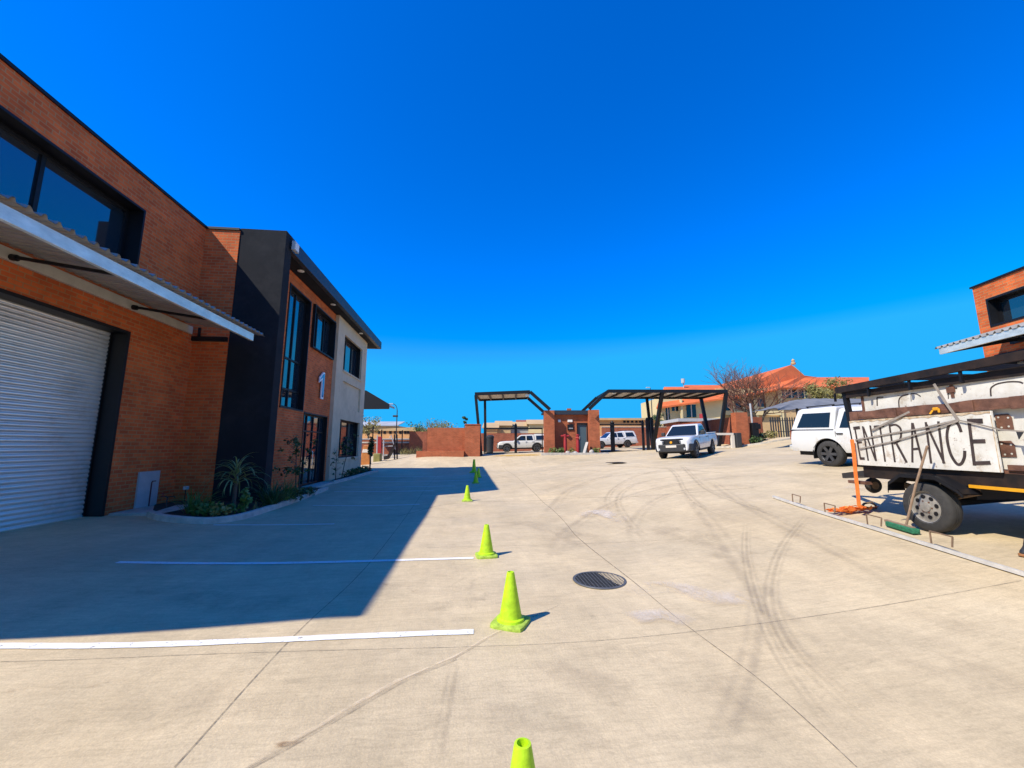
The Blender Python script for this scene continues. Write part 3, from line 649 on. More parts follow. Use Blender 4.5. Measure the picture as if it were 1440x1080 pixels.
K2 = bed([(470, 680.5), (490, 675.5), (508, 670), (532, 663.5)], 2, .1)
def soil(outer, inner, lift=.07):
    b = MB(); poly = [(p[0], p[1]) for p in outer]+inner
    cxy = np.mean(np.array(poly), 0); z = [(x, y, hz(x, y)+lift) for x, y in poly]
    b.add(z, [tuple(range(len(z)))]); o = b.build('soil', M['soil']); struct(o); bm = bmesh.new(); bm.from_mesh(o.data); bmesh.ops.triangulate(bm, faces=bm.faces); bm.to_mesh(o.data); bm.free()
def inset(pts, d=.1):
    out = []
    for i, p in enumerate(pts):
        dd = pts[min(i+1, len(pts)-1)]-pts[max(i-1, 0)]; dd /= np.linalg.norm(dd); out.append(p+np.array([-dd[1], dd[0]])*d)
    return out
soil(inset(K1), [(-5.5, 15.5), (-6.0, 15.4), (-6.0, 12.2), (-7.5, 11.6), (-7.5, 10.9)])
soil(inset(K2), [(-5.88, 25.0), (-5.88, 18.6)])
b = MB(); b.box(-7.6, -6.5, 9.75, 11.0, -.05, .235); struct(b.build('apron', M['kerb'], bevel=.02))

# ------------------------------------------------------------------ plants
def rnd(a, b): return random.uniform(a, b)
def strap_leaf(mb, base, azim, length, rise, droop, width, n=9):
    "arching strap leaf"
    p = Vector(base); d = Vector((math.cos(azim), math.sin(azim), 0)); side = Vector((-math.sin(azim), math.cos(azim), 0)); pts = []; ang = rise; st = length/n
    for i in range(n+1):
        pts.append(p.copy()); p = p + (d*math.cos(ang)+Vector((0, 0, 1))*math.sin(ang))*st; ang -= droop/n*(.5+1.2*i/n)
    vs = []
    for i, q in enumerate(pts):
        f = i/n; w = width*(.55+.9*f-1.42*f*f) if f < 1 else .002; w = max(w, .003)
        vs += [tuple(q-side*w+Vector((0, 0, w*.5))), tuple(q), tuple(q+side*w+Vector((0, 0, w*.5)))]
    fs = []
    for i in range(n): fs += [(3*i, 3*i+1, 3*i+4, 3*i+3), (3*i+1, 3*i+2, 3*i+5, 3*i+4)]
    mb.add(vs, fs)
def leaf_cards(mb, c, rad, n, size, flat=1.0, shell=.3, droop=0):
    "small folded leaves spread through an ellipsoid"
    for _ in range(n):
        v = Vector((random.gauss(0, 1), random.gauss(0, 1), random.gauss(0, 1))).normalized()*(random.random()**shell)
        p = Vector(c)+Vector((v.x*rad[0], v.y*rad[1], v.z*rad[2]))
        a = Vector((random.gauss(0, 1), random.gauss(0, 1), random.gauss(0, .7)-droop)).normalized(); bb = a.cross(Vector((random.gauss(0, 1), random.gauss(0, 1), random.gauss(0, 1)))).normalized()
        l = size*rnd(.6, 1.3); w = l*.34
        mb.add([tuple(p-a*l*.5), tuple(p+bb*w+a*l*.02), tuple(p+a*l*.5), tuple(p-bb*w+a*l*.02)], [(0, 1, 2, 3)])
def plant(name, label, cat, x, y, foliage, material, group=None, stem=None, z=None, smooth=False):
    z = (hz(x, y)+.06) if z is None else z
    t = thing(name, label, cat, (x, y, z), 0, group); m = Matrix.Translation((x, y, z))
    b = MB(m); foliage(b); b.build('foliage', material, t, smooth, recalc=False)
    if stem:
        b = MB(m); stem(b); b.build('stem', M['bark'], t, True)
    return t
def big_dracaena(b):
    for i in range(46):
        r = i/46; strap_leaf(b, (rnd(-.03, .03), rnd(-.03, .03), .55+.35*r), i*2.399+rnd(-.2, .2), rnd(.62, .95)*(1-.25*r), rnd(.2, .75)+.75*r, rnd(2.0, 3.0)-.8*r, rnd(.022, .032), 12)
q = grd(322, 727)
plant('dracaena', 'tall strappy dracaena with drooping leaves before the charcoal fin', 'dracaena', q[0]-.25, q[1]+.6, big_dracaena, M['aloe'], 'plants in the kerbed bed', lambda b: b.tube([(0, 0, -.05), (.01, 0, .5), (0, 0, .9)], [.05, .04, .03], 8))
def grassy(n, l, h, wd_=.012, dr=1.6, spread=.12):
    def f(b):
        for i in range(n): strap_leaf(b, (rnd(-spread, spread), rnd(-spread, spread), .0), rnd(0, 6.28), l*rnd(.6, 1.15), rnd(h-.35, h+.3), rnd(.4, dr), wd_*rnd(.7, 1.2), 6)
    return f
def leafy(n, rad, size, zc): return lambda b: leaf_cards(b, (0, 0, zc), rad, n, size, shell=.5)
def bedplant(px, name, label, cat, f, m, dn=.35, stem=None):
    q = grd(*px); return plant(name, label, cat, q[0]-.1, q[1]+dn, f, m, 'plants in the kerbed bed', stem)
bedplant((263, 730), 'grass_clump', 'bright green leafy clump at the near tip of the bed', 'plant', grassy(80, .62, 1.0, .018), M['leaf'])
bedplant((285, 733), 'ground_cover_plant', 'low spreading green plant between the grass clump and the dracaena', 'plant', leafy(240, (.34, .26, .16), .1, .14), M['leaf'], .3)
bedplant((303, 733), 'ground_cover_plant', 'low brownish plant under the dracaena leaves', 'plant', leafy(180, (.26, .22, .14), .09, .12), M['leafy'], .25)
bedplant((342, 729), 'leafy_herb', 'small upright light green herb right of the dracaena', 'plant', lambda b: (leaf_cards(b, (0, 0, .3), (.11, .11, .3), 120, .11, shell=.6), leaf_cards(b, (-.2, 0, .12), (.2, .2, .12), 90, .09)), M['leaf'], .2)
bedplant((360, 724), 'seedling', 'tiny dry seedling between the herb and the blue green shrub', 'plant', grassy(18, .3, 1.1, .007), M['leafy'], .2)
bedplant((377, 718), 'agave', 'blue green spiky rosette at the foot of the fin', 'plant', grassy(80, .75, .95, .026, 1.0, .14), M['leafd'], .3)
bedplant((393, 712), 'grass_clump', 'green grassy clump beside the blue green rosette', 'plant', grassy(90, .9, 1.05, .014, 2.2, .2), M['leaf'], .35)
bedplant((402, 710), 'ground_cover_plant', 'dark low plant beyond the grassy clump', 'plant', leafy(220, (.42, .3, .2), .1, .16), M['leafd'], .4)
bedplant((428, 702), 'ground_cover_plant', 'dark low plant at the far tip of the bed by the entrance', 'plant', leafy(200, (.3, .5, .14), .09, .1), M['leafd'], .4)
def sapling(h, lean, nb, cr, nl, size, zc):
    def stem(b):
        b.tube([(0, 0, -.05), (lean*.3, 0, h*.35), (lean*.75, .03, h*.7), (lean, 0, h)], [.02, .016, .012, .006], 7)
        for i in range(nb):
            z0 = h*rnd(.3, .95); a = rnd(0, 6.28); l = rnd(.2, cr); x0 = lean*z0/h
            b.tube([(x0, 0, z0), (x0+math.cos(a)*l*.6, math.sin(a)*l*.6, z0+l*.35), (x0+math.cos(a)*l, math.sin(a)*l, z0+l*.6)], [.008, .006, .003], 5)
    def fol(b):
        for i in range(22): leaf_cards(b, (lean*.8+rnd(-1, 1)*cr, rnd(-1, 1)*cr, zc+rnd(-.6, .55)), (.13, .13, .12), max(3, nl//22), size, shell=.9, droop=.3)
    return fol, stem
f1, s1 = sapling(1.75, -.12, 16, .42, 330, .10, 1.2)
q = grd(414, 703); plant('young_tree', 'thin young tree with sparse olive leaves before the entrance', 'young tree', q[0]-.15, q[1]+.45, f1, M['leafd'], 'saplings by the office front', s1)
f2, s2 = sapling(2.0, .32, 10, .35, 150, .12, 1.5)
q = grd(479, 677); plant('young_tree', 'leaning young tree with dark leaves before the low beige bay window', 'young tree', q[0]-.12, q[1]+.5, f2, M['leafd'], 'saplings by the office front', s2)
f3, s3 = sapling(1.3, -.05, 12, .3, 60, .1, .8)
q = grd(473, 678.5); plant('young_tree', 'short bare twiggy sapling left of the leaning one', 'young tree', q[0]-.1, q[1]+.2, f3, M['leafd'], 'saplings by the office front', s3)
for i, (px, n, lab) in enumerate((((497, 671.5), 420, 'dense green ground cover in the near half of the far bed'), ((515, 667), 420, 'dense green ground cover in the far half of the far bed'))):
    q = grd(*px); plant('ground_cover_plant', lab, 'plant', q[0]-.35, q[1]+.3, (lambda b, n=n: leaf_cards(b, (0, 0, .14), (.38, 1.7, .2), n, .12, shell=.6)), M['leafd'], 'plants in the far bed')
q = grd(523, 664.5)
plant('young_tree', 'slim dark columnar tree tied to a stake at the tip of the far bed', 'young tree', q[0]-.1, q[1]-.1, lambda b: leaf_cards(b, (0, 0, 1.35), (.17, .17, .62), 420, .12, shell=.6), M['leafd'], 'saplings by the office front', lambda b: b.tube([(0, 0, -.05), (.01, 0, 1.0), (0, 0, 1.9)], [.045, .035, .012], 7))
# garden spike lamp beside the apron
q = grd(246, 716); t = thing('garden_lamp', 'small spike lamp on a thin post in front of the brick corner', 'garden lamp', (q[0], q[1]+.3, hz(q[0], q[1])+.1)); Mx = Matrix.Translation(t.location)
b = MB(Mx); b.tube([(0, 0, -.1), (0, 0, .32)], .012, 8); b.build('post', M['black'], t)
b = MB(Mx); b.box(-.045, .045, -.045, .045, .32, .40); b.build('head', M['grey'], t, bevel=.01)
q = grd(228, 722); t = thing('garden_tap', 'low standpipe tap with grey pipe beside the meter hatch', 'tap', (q[0]-.2, q[1]+.4, .2)); Mx = Matrix.Translation(t.location)
b = MB(Mx); b.tube([(0, 0, -.1), (0, 0, .26), (-.03, 0, .29), (-.14, 0, .29)], .012, 8); b.tube([(0, 0, .27), (.13, .02, .29), (.16, .02, .25)], .010, 8); b.build('pipe', M['plastic'], t, True)
b = MB(Mx); b.tube([(-.1, 0, .30), (-.1, 0, .35)], .01, 6); b.box(-.135, -.065, -.008, .008, .35, .362); b.build('handle', M['redpaint'], t)

# ------------------------------------------------------------------ gate side: frame (u across, d away, z up) turned with the camera azimuth
MG = fmat(GA)
def gthing(name, label, cat, u, d, group=None, z=None):
    x, y, _ = w_from(GA, u, d); return thing(name, label, cat, (x, y, hz(x, y) if z is None else z), -R(GA), group)
def gg(u, d): x, y, _ = w_from(GA, u, d); return hz(x, y)
# left boundary wall with plinth and end pillar
t = gthing('brick_wall', 'red brick wall with low plinth left of the gates', 'wall', -5, 33)
b = MB(MG); b.box(-6.85, -3.75, 33, 33.25, .3, 3.10); b.build('wall', M['brick_gate'], t)
b = MB(MG); b.box(-7.5, -3.78, 32.2, 32.98, .3, 1.25); b.build('plinth', M['brick_gate'], t)
b = MB(MG); b.box(-3.76, -2.55, 32.6, 33.5, .3, 3.32); b.build('pillar', M['brick_gate'], t)
b = MB(MG); b.box(-3.80, -2.51, 32.56, 33.54, 3.322, 3.38); b.build('coping', M['brick_gate'], t)
b = MB(MG); b.box(-7.2, -6.87, 33.02, 33.25, .3, 2.6); b.box(-7.2, -6.95, 33.26, 41, .2, 2.35); b.build('return_wall', M['brick_red'], t)
# gatehouse
GZ = .75
t = gthing('gatehouse', 'small flat roofed brick gatehouse with blue grey door between the gates', 'gatehouse', 4.9, 35)
b = MB(MG); b.box(2.66, 3.50, 33.5, 34.4, GZ, 4.56); b.build('pillar', M['brick_gate'], t)
b = MB(MG); b.box(6.37, 7.21, 33.5, 34.4, GZ, 4.60); b.build('pillar', M['brick_gate'], t)
b = MB(MG); b.wall('y', 34.25, .25, 3.501, 6.369, GZ, 4.45, [(5.55, 6.28, GZ-.1, 3.46)]); b.box(2.9, 3.14, 34.52, 37.5, GZ, 4.45); b.box(6.7, 6.95, 34.52, 37.5, GZ, 4.45); b.box(3.15, 6.69, 37.25, 37.5, GZ, 4.45); b.build('wall', M['brick_gate'], t)
b = MB(MG); b.box(3.502, 6.368, 33.95, 34.24, 4.25, 4.60); b.box(2.7, 7.1, 34.41, 37.6, 4.455, 4.60); b.build('roof', M['dark'], t)
b = MB(MG); b.box(5.56, 6.27, 34.33, 34.38, GZ, 3.45); dr = b.build('door', M['door'], t)
b = MB(MG); b.box(5.45, 5.55, 34.2, 34.26, GZ, 3.56); b.box(6.28, 6.36, 34.2, 34.26, GZ, 3.56); b.box(5.551, 6.279, 34.2, 34.26, 3.46, 3.56); b.build('door_frame', M['black'], t)
b = MB(MG); b.tube([(5.68, 34.28, 2.2), (5.68, 34.28, 2.45)], .02, 6); b.build('handle', M['galv'], dr)
b = MB(MG); b.box(4.66, 5.18, 34.17, 34.245, 2.95, 3.42); sg = b.build('notice_board', M['black'], t, bevel=.01)
b = MB(MG)
for k in range(4): b.box(4.78+k*.085, 4.835+k*.085, 34.155, 34.168, 3.06, 3.15)
b.build('lettering', M['grey'], sg)
for (u, z, s) in ((3.98, 3.72, .11), (4.78, 3.72, .10), (4.98, 3.72, .10)):
    b = MB(MG); b.box(u-s, u+s, 34.1, 34.247, z-s, z+s); b.build('wall_lamp', M['lamp'], t, bevel=.02)
b = MB(MG); b.box(4.75, 5.1, 34.8, 35.1, 4.6, 4.84); b.build('roof_vent', M['brick_gate'], t)
# hydrants, rockery
for u, cap, lab in ((4.32, True, 'red pillar hydrant with a flat cross head, left one at the gatehouse'), (5.34, False, 'plain red pillar hydrant beside the gatehouse door')):
    o = gthing('fire_hydrant', lab, 'hydrant', u, 33.3, 'hydrants in front of the gatehouse'); z = gg(u, 33.3)
    b = MB(MG); b.lathe([(.0, z-.1), (.13, z-.1), (.13, z+1.0), (.11, z+1.1), (.11, z+1.45), (.14, z+1.46), (.13, z+1.56), (.0, z+1.58)], 16, c=(u, 33.3, 0)); b.build('post', M['redpaint'], o, True)
    if cap:
        b = MB(MG); b.tube([(u-.34, 33.3, z+1.42), (u+.34, 33.3, z+1.42)], .085, 10); b.build('outlet', M['redpaint'], o, True)
    else:
        b = MB(MG); b.tube([(u-.14, 33.3, z+1.25), (u+.1, 33.1, z+1.25)], .07, 10); b.build('outlet', M['redpaint'], o, True)
b = MB(MG); z = gg(4.9, 32.6); b.box(2.3, 7.6, 32.2, 32.36, z-.2, z+.14); b.box(2.3, 2.46, 32.361, 33.45, z-.2, z+.14); b.box(7.44, 7.6, 32.361, 33.45, z-.2, z+.14); struct(b.build('kerb', M['kerb'], bevel=.02))
b = MB(MG); b.box(2.461, 7.439, 32.361, 33.6, z-.2, z+.1); struct(b.build('soil', M['soil']))
def gplant(name, label, cat, u, d, f, m, group=None, z=None, stem=None):
    x, y, _ = w_from(GA, u, d); return plant(name, label, cat, x, y, f, m, group, stem, z=hz(x, y)+.05 if z is None else z)
for i, (u, r, lab) in enumerate(((3.3, .45, 'low green shrub at the left pillar of the gatehouse'), (3.95, .3, 'small round shrub left of the cross headed hydrant'), (4.75, .28, 'pale low shrub between the two hydrants'), (6.75, .34, 'green tuft at the right pillar of the gatehouse'))):
    gplant('small_shrub', lab, 'shrub', u, 32.9, leafy(160, (r, .3, .28), .13, .2), M['leafy'] if i == 2 else M['leaf'], 'shrubs before the gatehouse')
def rock(u, d, sx, sz, lab):
    x, y, _ = w_from(GA, u, d); z = hz(x, y); b = MB(Matrix.Translation((x, y, z+.02))); bm = bmesh.new(); bmesh.ops.create_icosphere(bm, subdivisions=2, radius=1)
    b.add([(v.co.x*sx*rnd(.85, 1.15), v.co.y*sx*.7*rnd(.85, 1.15), v.co.z*sz*rnd(.85, 1.15)+sz*.6) for v in bm.verts], [[v.index for v in f.verts] for f in bm.faces]); bm.free()
    solo(b.build('rock', M['kerb'], recalc=False), lab, 'rock')
rock(4.45, 32.75, .22, .16, 'pale rock between the hydrants'); rock(5.0, 32.8, .26, .13, 'flat pale rock left of the plain hydrant'); rock(6.35, 32.75, .2, .2, 'grey rock beside the leaning plank')
b = MB(MG); z = gg(5.9, 33); b.prism([(5.65, 32.9, z+.05), (5.85, 32.9, z+.05), (6.2, 33.25, z+.95), (6.0, 33.25, z+.95)], (0, .05, 0)); solo(b.build('plank', M['panelw']), 'pale plank leaning at the foot of the blue grey door', 'plank')

# gate canopies
def canopy(t, uL, uR, d0, d1, zt, slope_leg, n, dz=0.0):
    b = MB(MG); b.beam((uL, d0, zt), (uR, d0, zt+dz), .12, .26); b.beam((uL, d1, zt), (uR, d1, zt+dz), .12, .24); b.beam((uL+.06, d0, zt-.001), (uL+.06, d1, zt-.001), .12, .24); b.beam((uR-.06, d0, zt+dz-.001), (uR-.06, d1, zt+dz-.001), .12, .24); b.build('roof_frame', M['black'], t)
    for k in range(1, n):
        u = uL+(uR-uL)*k/n; b = MB(MG); b.beam((u, d0, zt-.03+dz*k/n), (u, d1, zt-.03+dz*k/n), .12, .16); b.build('rafter', M['black'], t)
    b = MB(MG); b.prism([(uL+.03, d0+.05, zt+.06), (uR-.03, d0+.05, zt+.06+dz), (uR-.03, d1-.05, zt+.06+dz), (uL+.03, d1-.05, zt+.06)], (0, 0, .03)); b.build('roof_sheet', M['panelw'], t)
    (u2, z2) = slope_leg; ue = uR if u2 > uR else uL; ze = zt+dz if u2 > uR else zt
    for d in (d0, d1):
        b = MB(MG); b.beam((ue, d, ze), (u2, d, z2), .12, .26); b.build('sloping_leg', M['black'], t)
t = gthing('gate_canopy', 'black steel gate canopy with white underside left of the gatehouse', 'canopy', -1, 35)
canopy(t, -3.05, 1.48, 33, 37.4, 5.86, (3.1, 4.58), 4, .18)
for (u0, d0, u1) in ((-2.98, 33.02, -2.45), (-2.5, 37.3, -2.4)):
    b = MB(MG); b.beam((u0, d0, 5.75), (u1, d0, gg(u1, d0)-.1), .22, .22); b.build('column', M['black'], t)
b = MB(MG); b.box(1.1, 1.4, 33.1, 33.3, 5.68, 5.86); b.build('floodlight', M['lamp'], t, bevel=.02)
t = gthing('gate_canopy', 'long black steel gate canopy with white underside right of the gatehouse', 'canopy', 12, 35)
canopy(t, 7.90, 17.7, 33, 37.6, 6.1, (6.3, 4.62), 8, -.02)
for (u0, d0, u1, d1) in ((12.35, 33.05, 11.95, 34.9), (12.55, 37.5, 12.05, 35.1), (17.62, 33.05, 16.9, 33.6), (17.6, 37.5, 17.9, 37.0)):
    b = MB(MG); b.beam((u0, d0, 6.0), (u1, d1, gg(u1, d1)-.1), .24, .26); b.build('column', M['black'], t)
for u in (8.25, 12.75):
    b = MB(MG); b.box(u, u+.3, 33.1, 33.3, 5.9, 6.05); b.build('floodlight', M['lamp'], t, bevel=.02)
# sliding gates
def slide_gate(t, u0, u1, d, z0, z1, posts):
    b = MB(MG); b.box(u0, u1, d, d+.06, z1-.12, z1); b.box(u0, u1, d, d+.06, z0, z0+.12); b.box(u0, u0+.08, d+.001, d+.059, z0+.12, z1-.12); b.box(u1-.08, u1, d+.001, d+.059, z0+.12, z1-.12); b.build('frame', M['black'], t)
    for u, w_, zt in posts:
        b = MB(MG); b.box(u-w_/2, u+w_/2, d+.08, d+.2, z0-.2, zt); b.lathe([(.0, zt), (w_*.45, zt), (w_*.3, zt+.12), (.0, zt+.16)], 8, c=(u, d+.14, 0)); b.build('post', M['black'], t)
z = gg(0, 34.6); t = gthing('sliding_gate', 'open black sliding gate rail in front of the left parked pickup', 'gate', 0, 34.6)
slide_gate(t, -2.4, 2.6, 34.6, z-.05, 3.17, ((.32, .22, 3.4),))
z = gg(9.5, 34.6); t = gthing('sliding_gate', 'black sliding gate with tall posts right of the gatehouse', 'gate', 9.5, 34.6)
slide_gate(t, 7.25, 11.2, 34.6, z-.05, 3.48, ((8.55, .34, 3.62), (11.15, .2, 3.7), (11.55, .26, 3.9), (11.95, .24, 3.95)))
b = MB(MG); b.box(-2.5, 2.6, 32.9, 33.9, -.1, .1); 
# yellow painted strip before the left gate
q = [grd(x, y) for x, y in ((690, 641), (728, 640.6), (764, 639.6))]; b = MB(); ribbon(b, [np.array(p[:2]) for p in q], 1.3, .018); struct(b.build('yellow_strip', mark('worn yellow road paint', (.62, .38, .06), .8, 2, lo=.3, hi=.6), recalc=False))
# wheelie bin and pedestrian barrier between left pillar and pickup
o = gthing('litter_bin', 'black bin beside the left gate column', 'bin', -1.9, 35.6); z = gg(-1.9, 35.6)
b = MB(MG); b.lathe([(.0, z), (.26, z), (.32, z+1.3), (.0, z+1.3)], 16, c=(-1.9, 35.6, 0)); b.build('body', M['plastic'], o, True); b = MB(MG); b.lathe([(.35, z+1.3), (.34, z+1.42), (.2, z+1.52), (.0, z+1.54)], 16, c=(-1.9, 35.6, 0)); b.build('lid', M['plastic'], o, True)
# right pillars and walls
t = gthing('brick_wall', 'brick wall with sunlit end pillar right of the long gate canopy', 'wall', 18.3, 33)
b = MB(MG); b.box(17.75, 18.7, 32.2, 32.9, 1.2, 4.28); b.build('pillar', M['brick_gate'], t)
b = MB(MG); b.box(18.2, 18.6, 32.91, 46, 1.2, 4.0); b.build('wall', M['brick_red'], t)
t = gthing('brick_wall', 'plain brick wall standing between the sunlit pillar and the palisade fence', 'wall', 20.2, 34)
b = MB(MG); b.prism([(18.75, 33.6, 1.2), (21.25, 34.5, 1.5), (21.25, 34.5, 4.05), (18.75, 33.6, 4.1)], (0, .3, 0)); b.build('wall', M['brick_gate'], t)
o = gthing('boom_barrier', 'white lifting barrier rail by the sunlit pillar', 'barrier', 17.2, 31.6); z = gg(17.2, 31.6)
b = MB(MG); b.box(15.3, 17.1, 31.5, 31.62, z+.98, z+1.14); b.build('rail', M['panelw'], o); b = MB(MG); b.box(16.9, 17.12, 31.45, 31.67, z-.1, z+.97); b.build('post', M['panelw'], o)
b = MB(MG); b.box(17.2, 17.6, 31.3, 31.8, z-.1, z+1.15); b.build('motor_box', M['plastic'], o, bevel=.04)
# kerb of the entrance road and verge with flowers
kp = smooth_line(gpts((948, 632), (990, 630.5), (1035, 629), (1085, 622.5), (1122, 616.5)), .4); b = MB(); vs = []; fs = []
for p in kp:
    z = hz(p[0], p[1])
    for o_, h in ((0, -.1), (0, .13), (.16, .13), (.16, -.1)): vs.append((p[0]-.0, p[1]+o_, z+h))
for i in range(len(kp)-1):
    for j in range(3): fs.append((i*4+j, (i+1)*4+j, (i+1)*4+j+1, i*4+j+1))
b.add(vs, fs); struct(b.build('kerb', M['kerb']))
gp2 = [grd(x, y) for x, y in ((1085, 610.5), (1122, 609.5), (1165, 608.5))]; b = MB(); ribbon(b, [np.array(p[:2]) for p in gp2], 2.0, .05); o = b.build('grass', M['grass'], recalc=False); tag(o, 'strip of dry grass along the palisade fence', 'grass', kind='stuff')
for i, (u, d, lab) in enumerate(((19.0, 31.9, 'dark flowering shrub at the foot of the sunlit pillar'), (20.1, 32.9, 'leafy shrub with pale flowers before the plain brick wall'), (21.2, 33.4, 'small shrub at the road end of the plain brick wall'))):
    gplant('small_shrub', lab, 'shrub', u, d, leafy(220, (.55, .4, .35), .16, .28), M['leafd'] if i < 2 else M['leafy'], 'shrubs along the right brick wall')
x, y, _ = w_from(GA, 19.3, 32.3); z = hz(x, y); t = gthing('camera_pole', 'grey pole with a dark box beside the sunlit pillar', 'pole', 19.3, 32.3)
b = MB(MG); b.tube([(19.1, 32.3, z-.2), (19.05, 32.3, 5.0)], .07, 8); b.build('pole', M['grey'], t, True); b = MB(MG); b.box(18.95, 19.45, 32.1, 32.5, z-.1, z+1.6); b.box(19.2, 19.6, 32.05, 32.35, z+1.1, z+1.5); b.build('control_box', M['black'], t, bevel=.03)

# ------------------------------------------------------------------ beyond the gates
t = gthing('boundary_wall', 'long dark red brick boundary wall behind the left gate', 'wall', 2, 52)
b = MB(MG); b.box(-6.5, 11, 52, 52.3, .5, 3.25); b.box(-3.2, 2.2, 48, 48.25, .5, 3.0); b.build('wall', M['brick_red'], t)
t = gthing('boundary_wall', 'long dark red brick boundary wall behind the right gate', 'wall', 16, 52)
b = MB(MG); b.box(11.05, 30, 50, 50.3, .5, 3.9); b.build('wall', M['brick_red'], t); b = MB(MG); b.box(11.04, 30.02, 49.96, 50.34, 3.9, 3.98); b.build('coping', M['kerb'], t)
def fpx(x0, x1, y0, y1, d):
    a = atd(x0, y1, d); c = atd(x1, y0, d); return a[0], c[0], a[2], c[2]
def block(name, label, cat, x0, x1, y0, y1, d, depth, m, group=None, zb=None, extra=None):
    u0, u1, z0, z1 = fpx(x0, x1, y0, y1, d); z0 = z0 if zb is None else zb
    t = gthing(name, label, cat, (u0+u1)/2, d, group); b = MB(MG); b.box(u0, u1, d, d+depth, z0, z1); b.build('wall', m, t)
    return t, (u0, u1, z0, z1)
def vents(t, xs, y, d, w_=.35, h=.4):
    for x in xs:
        a = atd(x, y, d); b = MB(MG); b.box(a[0]-w_/2, a[0]+w_/2, d-.05, d+.02, a[2]-h/2, a[2]+h/2); b.build('vent', M['black'], t)
t, (u0, u1, z0, z1) = block('orange_building', 'low orange walled building with a row of dark vents beyond the playground', 'building', 490, 585, 606, 640, 58, 9, M['orangewall'], zb=0)
vents(t, (533, 541, 549, 556, 563, 570, 574), 608, 58); b = MB(MG); b.prism([(u0, 57.8, z1+.05), (u0, 57.8, z1), (u1, 57.8, z1), (u1, 57.8, z1+.55)], (0, 9, 0)); b.build('roof', M['tanwall'], t)
t, (u0, u1, z0, z1) = block('grey_shed', 'long pale grey roofed shed beyond the orange building', 'shed', 470, 561, 599, 640, 72, 10, M['tanwall'], zb=0)
b = MB(MG); b.prism([(u0, 71.5, z1), (u1, 71.5, z1), (u1, 76, z1+.9), (u0, 76, z1+.9)], (0, 0, .12)); b.build('roof', M['greywall'], t)
t, q4 = block('boundary_wall', 'purplish brick boundary wall behind the playground', 'wall', 485, 604, 618, 645, 46, .3, M['brick_red'], zb=0)
b = MB(MG); b.box(q4[0], q4[1], 45.96, 46.34, q4[3], q4[3]+.1); b.build('coping', M['grey'], t); b = MB(MG); b.box(q4[0], q4[1]-1.5, 45.95, 46, 1.95, 2.1); b.build('trim', M['kerb'], t)
b = MB(MG); b.box(-11.2, -9.3, 44.6, 44.85, 0, 3.2); b.box(-9.6, -9.31, 44.86, 46, 0, 3.2); b.build('wall_end', M['brick_red'], t)
for (x0, x1, y0, d, mm_, lab) in ((697, 718, 596, 66, 'tanwall', 'tan low house left of the dark red house behind the left gate'), (718, 752, 597, 70, 'greywall', 'pale green grey low house behind the left gate'), (728, 747, 593.5, 80, 'brick_red', 'dark red low house between two tan ones behind the left gate'), (744, 768, 594, 68, 'creamwall', 'cream low house touching the gatehouse left side'), (680, 699, 599, 64, 'orangewall', 'orange low house next to the left gate column')):
    t, q4 = block('distant_house', lab, 'house', x0, x1, y0+2.5, 640, d, 8, M[mm_], 'low houses behind the left gate', zb=0)
    b = MB(MG); b.prism([(q4[0]-.3, d-.4, q4[3]), (q4[0]-.3, d+8.4, q4[3]), (q4[0]-.3, d+4, q4[3]+1.0)], (q4[1]-q4[0]+.6, 0, 0)); b.build('roof', M['tanwall'] if mm_ != 'brick_red' else M['brick_red'], t)
t, q4 = block('orange_building', 'low orange building with dark vents behind the right gate', 'building', 838, 926, 591, 640, 60, 9, M['orangewall'], zb=0)
vents(t, (878, 883, 889, 895, 900), 593, 60, .35, .3); b = MB(MG); b.box(q4[0]-.2, q4[1]+.2, 59.6, 69.2, q4[3], q4[3]+.3); b.build('roof', M['tanwall'], t)
# red roofed school
def px3(x, y, d): a = atd(x, y, d); return (a[0], d, a[2])
SD = 62
t = gthing('school_house', 'large cream building with steep red tiled roofs behind the right gate', 'school', 34, SD)
u0, u1, z0, z1 = fpx(930, 1016, 559, 612, SD); b = MB(MG); b.box(u0, u1, SD, SD+9, 1, z1); b.build('wall', M['creamwall'], t)
ua = atd(948, 560, SD)[0]; b = MB(MG); b.box(ua, u1+.6, SD-.8, SD-.02, atd(0, 596, SD)[2], atd(0, 590, SD)[2]); b.build('balcony', M['creamwall'], t)
for xa, xb, ya, yb in ((966, 978, 569, 587), (945, 953, 566, 578), (937, 941, 570, 592)):
    p, q, r_, s_ = fpx(xa, xb, ya, yb, SD); b = MB(MG); b.box(p, q, SD-.06, SD+.02, r_, s_); wn = b.build('window', M['carglass'], t); b = MB(MG); b.box((p+q)/2-.06, (p+q)/2+.06, SD-.1, SD-.061, r_, s_); b.box(p-.1, q+.1, SD-.1, SD-.061, s_, s_+.12); b.build('frame', M['panelw'], wn)
p = atd(955, 570, SD); b = MB(MG); b.box(p[0]-.14, p[0]+.14, SD-.9, SD-.6, 1, z1); b.build('column', M['creamwall'], t)
e0 = atd(924, 572, SD)[2]; zr = z1+.0; 
b = MB(MG); a1 = px3(923, 573, SD-1.2); a2 = px3(960, 559.5, SD+3); b.prism([a1, (u1+1, SD-1.2, atd(0, 559, SD)[2]), (u1+1, SD+4.5, z1+2.3), (a1[0]+3.5, SD+4.5, z1+2.3)], (0, 0, -.25)); b.build('roof', M['roofred'], t)
